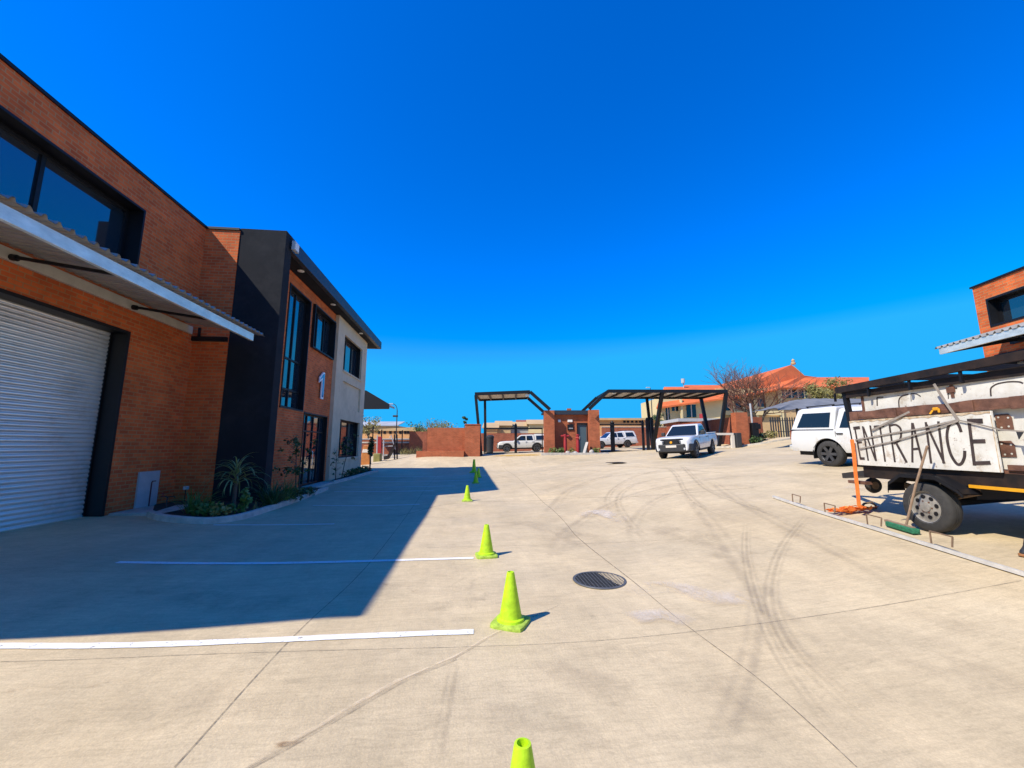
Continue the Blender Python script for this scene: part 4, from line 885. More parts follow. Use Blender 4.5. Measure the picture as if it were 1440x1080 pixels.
# main range: ridge from (963,541) up to the gable (1115,508), ridge on to the right
D2 = SD+8
b = MB(MG)
ridge = [px3(963, 541.5, D2+4), px3(1018, 541.5, D2+4)]; eave = [px3(960, 552, D2-1), px3(1018, 558, D2-2)]
b.prism([eave[0], eave[1], ridge[1], ridge[0]], (0, .3, -.2)); b.build('roof', M['roofred'], t)
g0 = px3(1113, 513, D2+1); gl = px3(1000, 566, D2-7); gm = px3(1097, 546.5, D2-7); gtl = px3(1012, 541, D2+2)
b = MB(MG); b.prism([gl, gm, px3(1131, 528, D2+1), g0, gtl], (0, .35, -.25)); b.build('roof', M['roofred'], t)
b = MB(MG); b.prism([px3(1097, 545, D2-7.2), px3(1222, 543, D2-7.2), px3(1222, 530.5, D2-1), px3(1149, 530.5, D2-1), px3(1128, 527.5, D2-3)], (0, .35, -.25)); b.build('roof', M['roofred'], t)
b = MB(MG); b.prism([px3(1106, 524, D2+1.1), px3(1116, 514.5, D2+1.1), px3(1131, 527.5, D2+1.1)], (0, 4, 0)); b.build('gable', M['tanwall'], t)
p = px3(1115.5, 511, D2+1.2); b = MB(MG); b.lathe([(.0, p[2]-.3), (.35, p[2]-.2), (.42, p[2]+.1), (.2, p[2]+.25), (.32, p[2]+.5), (.0, p[2]+.85)], 10, c=(p[0], p[1], 0)); b.build('finial', M['tanwall'], t, True)
u0, u1, z0, z1 = fpx(1012, 1220, 545, 600, D2-5.5); b = MB(MG); b.box(u0, u1, D2-5.2, D2+6, 1, z1-.1); b.build('wall', M['tanwall'], t)
dd = D2-5.2
for xa, xb in ((1100, 1107), (1109, 1116), (1118, 1125), (1127, 1134), (1186, 1193), (1195, 1202)):
    p, q, r_, s_ = fpx(xa, xb, 548, 560, dd); b = MB(MG); b.box(p, q, dd-.08, dd-.01, r_, s_); wn = b.build('window', M['carglass'], t); b = MB(MG); b.box((p+q)/2-.07, (p+q)/2+.07, dd-.12, dd-.081, r_, s_); b.build('frame', M['panelw'], wn)
for xa, ya in ((1018, 566), (1034, 564), (1050, 563), (1066, 561)):
    p, q, r_, s_ = fpx(xa, xa+9, ya, ya+11, dd); b = MB(MG); b.box(p, q, dd-.08, dd-.01, r_, s_); wn = b.build('window', M['carglass'], t); b = MB(MG); b.box(p-.15, q+.15, dd-.12, dd-.01, r_-.25, r_-.01); b.build('sill', M['creamwall'], wn)
for xa in (1028, 1044, 1060, 1095): 
    p = atd(xa, 560, dd)[0]; b = MB(MG); b.box(p-.3, p+.3, dd-.45, dd-.09, 1, z1-.4); b.build('column', M['creamwall'], t)
b = MB(MG); u0_, u1_, r_, s_ = fpx(1015, 1095, 578, 584, dd); b.box(u0_, u1_, dd-.6, dd-.46, r_, s_); b.build('balustrade', M['creamwall'], t)
p = atd(961, 537, SD+4); b = MB(MG); b.tube([(p[0], SD+4, 1), (p[0], SD+4, p[2])], .07, 6); b.tube([(p[0]-.1, SD+3.9, p[2]-.2), (p[0]-.1, SD+3.9, p[2]+.5)], .3, 8); o = b.build('antenna_mast', M['grey']); solo(o, 'thin mast with a white drum antenna above the red roof', 'antenna')
# low flat roofed guard kiosk with water drum in front of the school
t, q4 = block('flat_roofed_outbuilding', 'low brick outbuilding with flat grey roof below the school', 'outbuilding', 958, 1022, 593, 630, 46, 5, M['brick_red'], zb=1)
b = MB(MG); b.box(q4[0]-.3, q4[1]+.3, 45.6, 51.2, q4[3], q4[3]+.35); b.build('roof', M['grey'], t); b = MB(MG); p = atd(994, 588, 46); b.lathe([(.0, q4[3]+.35), (.35, q4[3]+.35), (.35, q4[3]+.95), (.0, q4[3]+1.0)], 12, c=(p[0], 47, 0)); o = b.build('gas_drum', M['redpaint'], None, True); solo(o, 'small red drum on the flat roof of the outbuilding', 'drum')
b = MB(MG)
for k in range(12): b.beam((q4[0]+3.2+k*.22, 45.4, 1.6), (q4[0]+3.2+k*.22, 45.4, 3.9), .05, .05)
b.beam((q4[0]+3.1, 45.4, 3.7), (q4[0]+5.8, 45.4, 3.7), .06, .06); o = b.build('steel_gate', M['black']); solo(o, 'black barred pedestrian gate before the outbuilding', 'gate')

# palisade fence
t = gthing('palisade_fence', 'dark palisade fence under the shade net', 'fence', 24, 38)
FD = 37
for k, x in enumerate(np.arange(1083, 1200, 3.4)):
    u, _, zt = atd(x, 586, FD); b = MB(MG); z = gg(u, FD); b.prism([(u-.06, FD, z), (u+.06, FD, z), (u+.06, FD, zt-.15), (u, FD, zt), (u-.06, FD, zt-.15)], (0, .02, 0)); b.build('pale', M['plastic'], t)
b = MB(MG); ua = atd(1082, 590, FD)[0]; ub = atd(1200, 590, FD)[0]
for zz_ in (2.9, 3.9): b.box(ua, ub, FD+.021, FD+.06, zz_, zz_+.06)
b.build('rail', M['plastic'], t)
# shade net carport
t = gthing('shade_carport', 'grey shade net carport on thin posts behind the white canopied pickup', 'carport', 20, 26)
ND = 24
cpts = [px3(1057, 579.5, ND), px3(1092, 573.5, ND), px3(1095, 577, ND+.4), px3(1130, 574.5, ND), px3(1150, 573, ND), px3(1225, 571, ND)]
bpts = [px3(1100, 567, ND+5), px3(1112, 563.5, ND+5), px3(1135, 560.5, ND+5), px3(1160, 560.5, ND+5), px3(1240, 561, ND+5)]
def interp(ps, f):
    x = f*(len(ps)-1); i = min(int(x), len(ps)-2); k = x-i; return tuple(a+(c-a)*k for a, c in zip(ps[i], ps[i+1]))
b = MB(MG); vs = []; fs = []; n = 28; mrows = 8
for i in range(n+1):
    for j in range(mrows+1):
        a = interp(cpts, i/n); c = interp(bpts, i/n); f = j/mrows; sag = -.35*math.sin(math.pi*f)*abs(math.sin(math.pi*i/n*3))+.03*math.sin(i*1.7+j*2.1)
        vs.append((a[0]+(c[0]-a[0])*f, a[1]+(c[1]-a[1])*f, a[2]+(c[2]-a[2])*f+sag*.6))
for i in range(n):
    for j in range(mrows): k = i*(mrows+1)+j; fs.append((k, k+1, k+mrows+2, k+mrows+1))
b.add(vs, fs); b.add([(x, y, z-.02) for x, y, z in vs], [f[::-1] for f in fs]); b.build('net', M['net'], t, True, recalc=False)
for p in (px3(1121, 580, ND+.2), px3(1180, 580, ND+.2), px3(1121, 570, ND+4.8)):
    b = MB(MG); b.tube([(p[0], p[1], gg(p[0], p[1])), (p[0], p[1], p[2]+.25)], .06, 8); b.build('post', M['black'], t, True)

# ------------------------------------------------------------------ trees
def bare_tree(name, label, u, d, zb, h, spread, mt, seed, depth=6, group=None):
    rs = random.Random(seed); x, y, _ = w_from(GA, u, d); t = thing(name, label, 'tree', (x, y, zb), 0, group); Mx = Matrix.Translation((x, y, zb))
    trunk = MB(Mx); tw = MB(Mx)
    def grow(p, dr, l, r, lev):
        pts = [p]; q = p; dd = dr
        for _ in range(3):
            dd = (dd+Vector((rs.gauss(0, .12), rs.gauss(0, .12), rs.gauss(.03, .08)))).normalized(); q = q+dd*l/3; pts.append(q)
        (trunk if lev < 3 else tw).tube(pts, [r, r*.88, r*.78, r*.66], 6 if lev < 3 else 4, caps=False)
        if lev >= depth: return
        for k in range(3 if lev in (1, 2, 4) else 2):
            nd = (dd+Vector((rs.gauss(0, spread), rs.gauss(0, spread), rs.gauss(.12, .25)))).normalized(); grow(q, nd, l*rs.uniform(.66, .9), r*.6, lev+1)
        if lev > 1:
            nd = (dd+Vector((rs.gauss(0, .8), rs.gauss(0, .8), rs.gauss(.1, .4)))).normalized(); grow(pts[2], nd, l*.6, r*.42, lev+2)
    for k in range(3):
        a = k*2.2+rs.random(); grow(Vector((0, 0, 0)), Vector((math.cos(a)*.42, math.sin(a)*.42, 1)).normalized(), h*.31, h*.030, 1)
    trunk.build('trunk', M['bark'], t, False, recalc=False); tw.build('crown', mt, t, False, recalc=False)
    return t
a = atd(1066, 596, 44); bare_tree('bare_tree', 'leafless spreading tree in front of the red school roof', a[0], 44, 1.8, 7.4, .52, M['twig'], 5, 7)
a = atd(613, 600, 47); bt = bare_tree('bare_tree', 'sparse yellowing tree showing over the left brick wall', a[0], 47, .6, 3.9, .6, M['leafy'], 12, 6)
def leaf_tree(label, u, d, zb, h, rad, n, size, m, name='leafy_tree', cat='tree', group=None):
    x, y, _ = w_from(GA, u, d); t = thing(name, label, cat, (x, y, zb), 0, group); Mx = Matrix.Translation((x, y, zb))
    b = MB(Mx); b.tube([(0, 0, -.2), (.05, 0, h*.5), (0, .05, h*.85)], [h*.03, h*.022, h*.01], 7)
    for k in range(7): aa = k*.9; b.tube([(0, 0, h*.45), (math.cos(aa)*rad*.6, math.sin(aa)*rad*.6, h*.75)], [h*.014, h*.006], 5)
    b.build('trunk', M['bark'], t, True)
    b = MB(Mx)
    for k in range(16):
        aa = rnd(0, 6.28); rr = rad*rnd(.1, .85); leaf_cards(b, (math.cos(aa)*rr, math.sin(aa)*rr, h*rnd(.52, .98)), (rad*.5, rad*.5, rad*.36), n//16, size, shell=.7)
    b.build('crown', m, t, False, recalc=False); return t
a = atd(519, 590, 52); leaf_tree('small yellow green tree beside the beige corner', a[0], 52, .5, 5.2, 1.5, 700, .22, M['leafy'])
a = atd(589, 600, 50); leaf_tree('green shrubby tree on the bank left of the plinth wall', a[0], 50, .6, 3.6, 1.5, 600, .22, M['leaf'])
a = atd(622, 600, 50); leaf_tree('dull green bush behind the plinth wall', a[0], 50, .6, 3.9, 2.0, 600, .2, M['leafy'])
a = atd(656, 590, 60); leaf_tree('small dark round tree above the left brick wall', a[0], 60, .6, 5.3, .62, 1400, .22, M['leafd'])
a = atd(1150, 560, 36); leaf_tree('olive bushy tree above the shade net', a[0], 36, 2.2, 5.2, 1.25, 3000, .15, M['leafy'])
a = atd(1172, 560, 40); leaf_tree('wide olive tree above the shade net touching the red roof', a[0], 40, 2.2, 5.9, 1.7, 3500, .16, M['leafy'])
a = atd(926, 590, 54); leaf_tree('dark slim tree left of the cream wall', a[0], 54, 1.5, 4.4, .7, 400, .22, M['leafd'])
for u, d, h, lab, n in ((-9.6, 41, .5, 'tall dry grass tuft on the bank right of the slide', 60), (-8.3, 42, .6, 'green clump in the middle of the bank', 70), (-7.3, 43, .5, 'grass clump at the plinth end of the bank', 70), (-10.8, 41.5, .45, 'dry clump behind the slide', 60)):
    gplant('grass_clump', lab, 'plant', u, d, grassy(n, h*2, 1.15, .02, 1.6, .5), M['leafy'] if n == 60 else M['leaf'], 'clumps on the playground bank')

# ------------------------------------------------------------------ lamps
def street_lamp(label, x, yt, d, arm, hh, low=False):
    u, _, zt = atd(x, yt, d); z = gg(u, d); t = gthing('street_lamp', label, 'street lamp', u, d)
    b = MB(MG); pts = [(u, d, z), (u, d, zt-.9)] + [(u+arm*(1-math.cos(a)), d, zt-.9+.9*math.sin(a)) for a in (.4, .8, 1.2, 1.5)]
    b.tube(pts, [.08, .055]+[.04]*4, 8); b.build('pole', M['plastic'], t, True)
    b = MB(MG); e = pts[-1]; s_ = 1 if arm > 0 else -1; b.box(min(e[0], e[0]+s_*.55), max(e[0], e[0]+s_*.55), d-.12, d+.12, e[2]-.06, e[2]+.06); b.build('lamp_head', M['grey'], t, bevel=.03)
    if low:
        zz_ = atd(x, 585, d)[2]; b = MB(MG); b.box(u-.5, u+.1, d-.1, d+.1, zz_-.12, zz_+.1); b.build('floodlight', M['plastic'], t, bevel=.03)
street_lamp('grey street lamp with curved arm past the beige corner', 559, 568, 50, -.55, 5, True)
street_lamp('thin lamp pole standing behind the right gate', 915, 545, 55, -.1, 5)

# ------------------------------------------------------------------ playground beside the left building
def pz(x, y, d): a = atd(x, y, d); return (a[0], a[1], a[2])
PD = 35.5
t = gthing('playground_slide', 'black curved playground slide with a steel frame beyond the shade', 'slide', *pz(552, 646, PD)[:2])
sl_ = [pz(541, 646, PD-.4), pz(546, 645, PD-.3), pz(551, 637, PD), pz(556, 627, PD+.3), pz(558, 622.5, PD+.5)]
b = MB(MG); vs = []; fs = []
for p in sl_:
    for o_, h in ((-.32, .28), (-.28, 0), (.28, 0), (.32, .28)): vs.append((p[0], p[1]+o_, p[2]+h))
for i in range(len(sl_)-1):
    for j in range(3): fs.append((i*4+j, i*4+j+1, (i+1)*4+j+1, (i+1)*4+j))
b.add(vs, fs); b.add([(x, y, z-.03) for x, y, z in vs], [f[::-1] for f in fs]); b.build('chute', M['plastic'], t, recalc=False)
for x, yt in ((555, 611), (558.5, 611)):
    b = MB(MG); p = pz(x, 648, PD+.4); q = pz(x-.3, yt, PD+.4); b.beam(p, q, .10, .10); b.build('post', M['black'], t)
b = MB(MG); b.tube([pz(548, 615, PD+.2), pz(550, 612, PD+.2), pz(553, 622, PD+.2), pz(556, 632, PD+.2)], .04, 6); b.build('hoop', M['grey'], t, True)
t = gthing('climbing_frame', 'playground frame with a red pole and grey rails behind the slide', 'climbing frame', *pz(534, 645, PD+2)[:2])
for x, yt, m_, w_ in ((534, 614, 'redpaint', .3), (530, 612, 'grey', .09), (539, 619, 'grey', .09), (552, 627, 'grey', .08)):
    b = MB(MG); p = pz(x, 646, PD+2); q = pz(x+.6, yt, PD+2); b.beam((p[0], p[1], p[2]-.3), q, w_, w_); b.build('post', M[m_], t)
b = MB(MG); b.beam(pz(530, 628, PD+2.2), pz(553, 627, PD+2.2), .07, .07); b.beam(pz(530, 640, PD+2.1), pz(545, 640, PD+2.1), .07, .07); b.build('rail', M['grey'], t)
b = MB(MG); p = pz(531, 645, PD); b.box(p[0]-.3, p[0]+.3, PD-.3, PD+.3, p[2]-.3, p[2]+.45); o = b.build('yellow_tub', M['leafy'], bevel=.06); solo(o, 'small yellowish tub at the foot of the slide', 'tub')
t = gthing('orange_barrier', 'orange plastic safety barrier beside the beige corner', 'barrier', *pz(514, 648, 31)[:2])
p = pz(510, 652, 31); q = pz(517, 626, 31); b = MB(MG); b.prism([(p[0]-.25, 30.8, p[2]-.3), (q[0]+.35, 30.8, p[2]-.3), (q[0]+.1, 30.95, q[2]), (p[0], 30.95, q[2])], (0, .35, 0)); b.build('body', mat('orange barrier plastic', (.42, .15, .03), .6, var=.25, scale=5), t, bevel=.05)
b = MB(MG); b.prism([(p[0]-.05, 30.9, q[2]-.55), (q[0]+.16, 30.9, q[2]-.55), (q[0]+.12, 30.93, q[2]-.3), (p[0]-.02, 30.93, q[2]-.3)], (0, -.02, 0)); b.build('stripe', M['panelw'], t)
for k, (x, yt) in enumerate(((525, 599), (537, 604), (566, 605))):
    u, _, zt = atd(x, yt, 44); z = gg(u, 44); b = MB(MG); b.beam((u, 44, z-.2), (u, 44, zt), .1, .1); o = b.build('fence_post', M['black']); solo(o, ('tall dark fence post nearest the beige corner', 'tall dark fence post in line with the red pole', 'tall dark fence post right of the slide')[k], 'post', 'dark posts round the playground')

# ------------------------------------------------------------------ vehicles (local: x forwards, y left, z up)
def wheel_parts(parent, x, y, r, w_, side, rimm, spokes=6, steel=False):
    c = (x, y, r)
    b = MB(); b.lathe([(r*.62, -w_/2), (r*.90, -w_/2), (r*.975, -w_*.40), (r, -w_*.28), (r, -w_*.1), (r*.985, -w_*.09), (r*.985, -w_*.06), (r, -w_*.05), (r, w_*.05), (r*.985, w_*.06), (r*.985, w_*.09), (r, w_*.1), (r, w_*.28), (r*.975, w_*.40), (r*.90, w_/2), (r*.62, w_/2)], 36, 'y', c, close=True)
    t = b.build('wheel', M['tyre'], parent, True)
    b = MB(); f = side*w_*.5
    b.lathe([(r*.64, f*.98), (r*.66, f*1.02), (r*.60, f*.9), (r*.58, f*.1)], 32, 'y', c)
    if steel:
        rr = r*.60
        b.lathe([(r*.585, f*.55), (r*.50, f*.62), (r*.20, f*.80), (r*.19, f*1.0), (r*.12, f*1.02), (.0, f*1.02)], 32, 'y', c)
        b.build('rim', M[rimm], t, True)
        for k in range(8):
            b = MB()
            a = k*math.pi/4; cx, cz = x+math.cos(a)*r*.40, r+math.sin(a)*r*.40
            pts = [(cx+math.cos(a)*math.cos(q)*r*.075-math.sin(a)*math.sin(q)*r*.085, y+f*.77, cz+math.sin(a)*math.cos(q)*r*.075+math.cos(a)*math.sin(q)*r*.085) for q in np.linspace(0, 2*math.pi, 13)[:-1]]
            b.prism(pts, (0, -f*.08, 0))
            b.build('rim_opening', M['black'], t)
        b = MB()
        for k in range(6):
            a = k*math.pi/3+.3; b.lathe([(.0, f*.88), (r*.032, f*.88), (r*.032, f*.80)], 6, 'y', (x+math.cos(a)*r*.235, y, r+math.sin(a)*r*.235))
        b.build('hub_nut', M['rust'], t)
    else:
        for k in range(spokes):
            a = k*2*math.pi/spokes; d = Vector((math.cos(a), 0, math.sin(a))); n = Vector((-math.sin(a), 0, math.cos(a)))
            p0 = Vector(c)+d*r*.12+Vector((0, f*.82, 0)); p1 = Vector(c)+d*r*.6+Vector((0, f*.92, 0))
            b.beam(tuple(p0), tuple(p1), r*.20, w_*.12, up=(0, 1, 0))
        b.lathe([(.0, f*.92), (r*.16, f*.90), (r*.17, f*.7)], 16, 'y', c)
        b.build('rim', M[rimm], t)
        b = MB(); b.lathe([(.0, f*.3), (r*.6, f*.3)], 24, 'y', c); b.build('brake_disc', M['black'], t)
    return t
def pickup(label, group=None, cab='single', canopy=False, L=5.2, W=1.84, clad=True, paint='whitecar', rimm='rim', plate=True):
    t = thing('pickup_truck', label, 'pickup truck', (0, 0, 0), 0, group)
    r = .385; xf = L/2-.93; xr = xf-3.08; hw = W/2; sill = .44
    def arch(x):
        z = sill
        for a in (xf, xr):
            q = .47**2-(x-a)**2
            if q > 0: z = max(z, r+math.sqrt(q)*.98)
        return z
    top_ = 1.06
    def deck(x):
        if x > xf+.0: f = (x-xf)/(L/2-xf); return 1.12-.10*f**1.6-(.12*max(0, f-.75)/.25)
        if x > .75: return 1.12
        return 1.13
    def half(x):
        f = max(0, (x-(L/2-.55))/.55); bk = max(0, (-x-(L/2-.2))/.2)
        return hw*(1-.17*f**2.2)-.03*bk
    xs = sorted(set(list(np.arange(-L/2, L/2+.001, .06))+[L/2])); b = MB(); vs = []; k = 9
    for x in xs:
        w_ = half(x); zb = arch(x); zt = deck(x); zm = max(zb+.01, .74)
        vs += [(x, w_*.955, zb), (x, w_*.99, max(zb+.005, .56)), (x, w_, zm), (x, w_*.985, max(zm+.01, zt-.16)), (x, w_*.965, zt-.05), (x, w_*.93, zt-.01), (x, w_*.75, zt+.015), (x, w_*.3, zt+.03), (x, 0, zt+.032)]
    n = len(xs); fs = [(i*k+j, i*k+j+1, (i+1)*k+j+1, (i+1)*k+j) for i in range(n-1) for j in range(k-1)]
    o = len(vs); vs2 = vs+[(x, -y, z) for x, y, z in vs]; fs2 = fs+[tuple(a+o for a in f[::-1]) for f in fs]
    for i in (0, n-1): fs2.append(tuple(i*k+j for j in range(k))+tuple(o+i*k+j for j in range(k-1, -1, -1)))
    b.add(vs2, fs2); body = b.build('body', M[paint], t, True); 
    bm = bmesh.new(); bm.from_mesh(body.data); bmesh.ops.remove_doubles(bm, verts=bm.verts, dist=.0005); bmesh.ops.recalc_face_normals(bm, faces=bm.faces); bm.to_mesh(body.data); bm.free()
    b = MB(); b.box(-L/2+.1, L/2-.15, -hw+.22, hw-.22, .30, 1.0)
    b.build('underbody', M['black'], t)
    # cab
    zb = 1.10
    if cab == 'single': P = [(1.02, zb), (.30, 1.66), (.12, 1.715), (-.45, 1.725), (-.62, 1.69), (-.72, zb)]; win = [[(.78, 1.16), (.20, 1.60), (-.48, 1.61), (-.55, 1.16)]]; ws = ((.97, 1.13), (.33, 1.635))
    else: P = [(1.05, zb), (.32, 1.68), (.15, 1.735), (-.95, 1.75), (-1.12, 1.71), (-1.2, zb)]; win = [[(.80, 1.16), (.22, 1.62), (-.26, 1.63), (-.26, 1.16)], [(-.36, 1.16), (-.36, 1.63), (-.93, 1.63), (-1.04, 1.16)]]; ws = ((1.0, 1.13), (.35, 1.655))
    def wy(z): return hw*(.935-.20*(max(0, z-zb)/.64)**1.1)
    def cabin(P, name, parent, bev=.05):
        b = MB(); m = len(P); vs = [(x, wy(z), z) for x, z in P]+[(x, -wy(z), z) for x, z in P]
        b.add(vs, [tuple(range(m)), tuple(range(m, 2*m))[::-1]]+[(i, m+i, m+(i+1) % m, (i+1) % m) for i in range(m)]); return b.build(name, M[paint], parent, bevel=bev, segs=3)
    cb = cabin(P, 'cab', t)
    def sidewin(poly, parent, name='side_window', e=.006):
        for s in (1, -1):
            b = MB(); b.prism([(x, s*(wy(z)-.012+e), z) for x, z in poly], (0, s*.012, 0)); b.build(name, M['carglass'], parent)
    for p in win: sidewin(p, cb)
    (x0, z0), (x1, z1) = ws; dn = Vector((z1-z0, 0, x0-x1)).normalized()*.008
    b = MB(); q = [(x0, wy(z0)-.07, z0), (x1, wy(z1)-.10, z1), (x1, -wy(z1)+.10, z1), (x0, -wy(z0)+.07, z0)]
    b.prism([tuple(Vector(p)-dn) for p in q], tuple(dn*2)); b.build('windscreen', M['carglass'], cb)
    for s in (1, -1):
        b = MB(); b.box(.62, .78, s*(hw+.02) if s > 0 else -hw-.2, hw+.2 if s > 0 else -hw-.02, 1.14, 1.34); b.beam((.66, s*(hw-.1), 1.14), (.66, s*(hw+.05), 1.2), .04, .05); b.build('mirror', M['plastic' if cab == 'single' else paint], t, bevel=.03)
        b = MB(); b.box(-.42, -.24, s*hw-.02, s*hw+.02, .98, 1.01)
        if cab != 'single': b.box(-1.1, -.92, s*hw-.02, s*hw+.02, .98, 1.01)
        b.build('handle', M['plastic'], t, bevel=.005)
        b = MB(); 
        for xd in ((-.66, .9) if cab == 'single' else (-1.14, -.31, .92)): b.box(xd-.006, xd+.006, s*hw*.985-.004, s*hw*.985+.010, .56, 1.06)
        b.build('door_gap', M['black'], t)
    if canopy:
        C = [(-1.215, zb), (-1.19, 1.78), (-1.3, 1.80), (-2.30, 1.77), (-2.42, 1.72), (-2.60, zb)]
        cn = cabin(C, 'canopy', t, .045)
        sidewin([(-1.34, 1.18), (-1.34, 1.62), (-2.22, 1.62), (-2.38, 1.18)], cn, e=.008)
        b = MB(); b.prism([(-2.60, -.62, 1.16), (-2.60, .62, 1.16), (-2.47, .55, 1.62), (-2.47, -.55, 1.62)], (-.02, 0, .004)); b.build('rear_window', M['carglass'], cn)
        b = MB()
        for s in (1, -1): b.box(-2.6, -1.2, s*hw*.955-.012, s*hw*.955+.012, zb-.005, zb+.02)
        b.build('seal', M['plastic'], cn)
        for s in (1, -1):
            b = MB(); b.tube([(-1.3, s*.56, 1.85), (-2.2, s*.56, 1.83)], .018, 6); b.beam((-1.35, s*.56, 1.78), (-1.35, s*.56, 1.85), .03, .03); b.beam((-2.15, s*.56, 1.76), (-2.15, s*.56, 1.83), .03, .03); b.build('roof_rail', M['black'], cn)
    else:
        b = MB(); b.box(-L/2+.08, -.82, -hw+.12, hw-.12, 1.10, 1.185); b.build('load_bed', M['plastic'], t)
        b = MB()
        for s in (1, -1): b.tube([(-L/2+.05, s*(hw-.08), 1.175), (-.78, s*(hw-.08), 1.185)], .028, 6)
        b.beam((-.80, -hw+.15, 1.2), (-.80, hw-.15, 1.2), .05, .12); b.build('bed_rail', M[paint], t)
    # front end
    xn = L/2
    bm_ = 'plastic' if clad else paint
    b = MB(); b.prism([(xn-.50, hw*1.01, .40), (xn-.12, hw*.95, .38), (xn+.06, hw*.62, .38), (xn+.10, 0, .38), (xn+.06, -hw*.62, .38), (xn-.12, -hw*.95, .38), (xn-.50, -hw*1.01, .40)], (0, 0, .38)); b.build('front_bumper', M[bm_], t, bevel=.04)
    b = MB(); b.prism([(xn-.04, hw*.64, .66), (xn+.05, hw*.3, .66), (xn+.055, 0, .66), (xn+.05, -hw*.3, .66), (xn-.04, -hw*.64, .66)], (-.03, 0, .37)); gr = b.build('grille', M['black'], t, bevel=.02)
    b = MB()
    for k in range(4): b.beam((xn+.03, -hw*.5, .75+k*.055), (xn+.03, hw*.5, .75+k*.055), .03, .014)
    b.build('slat', M['plastic'], gr)
    b = MB(); b.lathe([(.0, xn+.065), (.06, xn+.06), (.07, xn+.03)], 12, 'x', (0, 0, .85)); b.build('badge', M['yellow'], gr, True)
    for s in (1, -1):
        b = MB(); b.prism([(xn-.02, s*hw*.60, .80), (xn-.16, s*hw*.88, .83), (xn-.34, s*hw*.965, .93), (xn-.2, s*hw*.88, .965), (xn-.06, s*hw*.60, .95)], (.03, s*.012, 0)); b.build('headlight', M['lens'], t, bevel=.01)
        b = MB(); b.lathe([(.0, xn+.06), (.055, xn+.05), (.06, xn-.03)], 12, 'x', (0, s*hw*.66, .52)); b.build('fog_lamp', M['lens'], t, True)
        b = MB(); b.prism([(-xn-.004, s*hw*.80, .80), (-xn-.004, s*hw*.965, .80), (-xn+.05, s*hw*.97, 1.10), (-xn-.004, s*hw*.82, 1.10)], (-.03, 0, 0)); b.build('tail_light', M['redlens'], t, bevel=.008)
        b = MB(); b.box(xr-.50, xr-.47, s*hw*.68 if s > 0 else -hw*.97, hw*.97 if s > 0 else -hw*.68, .22, .62); b.build('mud_flap', M['black'], t)
        if clad:
            for a in (xf, xr):
                b = MB(); th = np.linspace(.02, math.pi-.02, 15); vs = []
                for q in th: vs += [(a+math.cos(q)*.475, s*(hw+.005), r+math.sin(q)*.475), (a+math.cos(q)*.55, s*(hw+.005), r+math.sin(q)*.545), (a+math.cos(q)*.55, s*(hw-.08), r+math.sin(q)*.545), (a+math.cos(q)*.475, s*(hw+.03), r+math.sin(q)*.475)]
                if cab == 'single' and a == xr: continue
                b.add(vs, [(4*i+j, 4*i+4+j, 4*i+4+(j+1) % 4, 4*i+(j+1) % 4) for i in range(14) for j in range(4)]); b.build('arch_cladding', M['plastic'], t)
    if plate:
        b = MB(); b.box(xn+.09, xn+.105, -.26, .26, .60, .71); b.build('number_plate', M['panelw'], t, bevel=.004)
    b = MB(); b.box(-xn-.14, -xn+.05, -hw*.92, hw*.92, .46, .62); b.build('rear_bumper', M['plastic' if clad else 'galv'], t, bevel=.03)
    b = MB(); b.box(xr+.9, xf-.75, -hw*.93, -hw*.86, .33, .45); b.box(xr+.9, xf-.75, hw*.86, hw*.93, .33, .45); b.build('side_step', M['black'], t)
    for a in (xf, xr):
        for s in (1, -1): wheel_parts(t, a, s*(hw-.13), r, .25, s, rimm)
    t['half'] = 0.0
    return t
def place(t, u, d, head_deg, fit=None):
    "heading: degrees from the away direction, positive to the right; rests on the ground under its wheels"
    x, y, _ = w_from(GA, u, d); a = R(GA+head_deg); hx, hy = math.sin(a), math.cos(a)
    zf = np.mean([hz(x+hx*1.6+s*hy*.8, y+hy*1.6-s*hx*.8) for s in (1, -1)]); zr = np.mean([hz(x-hx*1.5+s*hy*.8, y-hy*1.5-s*hx*.8) for s in (1, -1)])
    zl = np.mean([hz(x+hx*k-hy*.8, y+hy*k+hx*.8) for k in (-1.5, 1.6)]); zri = np.mean([hz(x+hx*k+hy*.8, y+hy*k-hx*.8) for k in (-1.5, 1.6)])
    t.location = (x, y, (zf+zr)/2); t.rotation_euler = (math.atan2(zl-zri, 1.6), -math.atan2(zf-zr, 3.1), math.atan2(hy, hx))
    return t
p1 = pickup('white single cab pickup with black bumper driving in from the right gate', cab='single')
u, d, _ = atd(948, 645, 20.6); h_ = 180+40; a = R(h_)
place(p1, u-math.sin(a)*2.45, d-math.cos(a)*2.45, h_)
p2 = pickup('white canopied double cab pickup cut off by the sign trailer', cab='double', canopy=True, clad=False, plate=False)
u, d, _ = atd(1172, 656, 12.4); h_ = 165; a = R(h_); xr_ = 5.2/2-.93-3.08
place(p2, u-math.sin(a)*xr_-math.cos(a)*.8, d-math.cos(a)*xr_+math.sin(a)*.8, h_)
p3 = pickup('white canopied double cab pickup parked behind the left gate', cab='double', canopy=True, clad=True, paint='whitedirt')
ua = atd(699, 636, 42)[0]; place(p3, ua+2.65, 42.6, 270-3)
p4 = pickup('white canopied double cab pickup parked behind the right gate', cab='double', canopy=True, clad=False, paint='whitecar')
ua = atd(838, 631, 44)[0]; ub = atd(889, 631, 44)[0]; place(p4, ub-2.0, 44.6, 270-14)

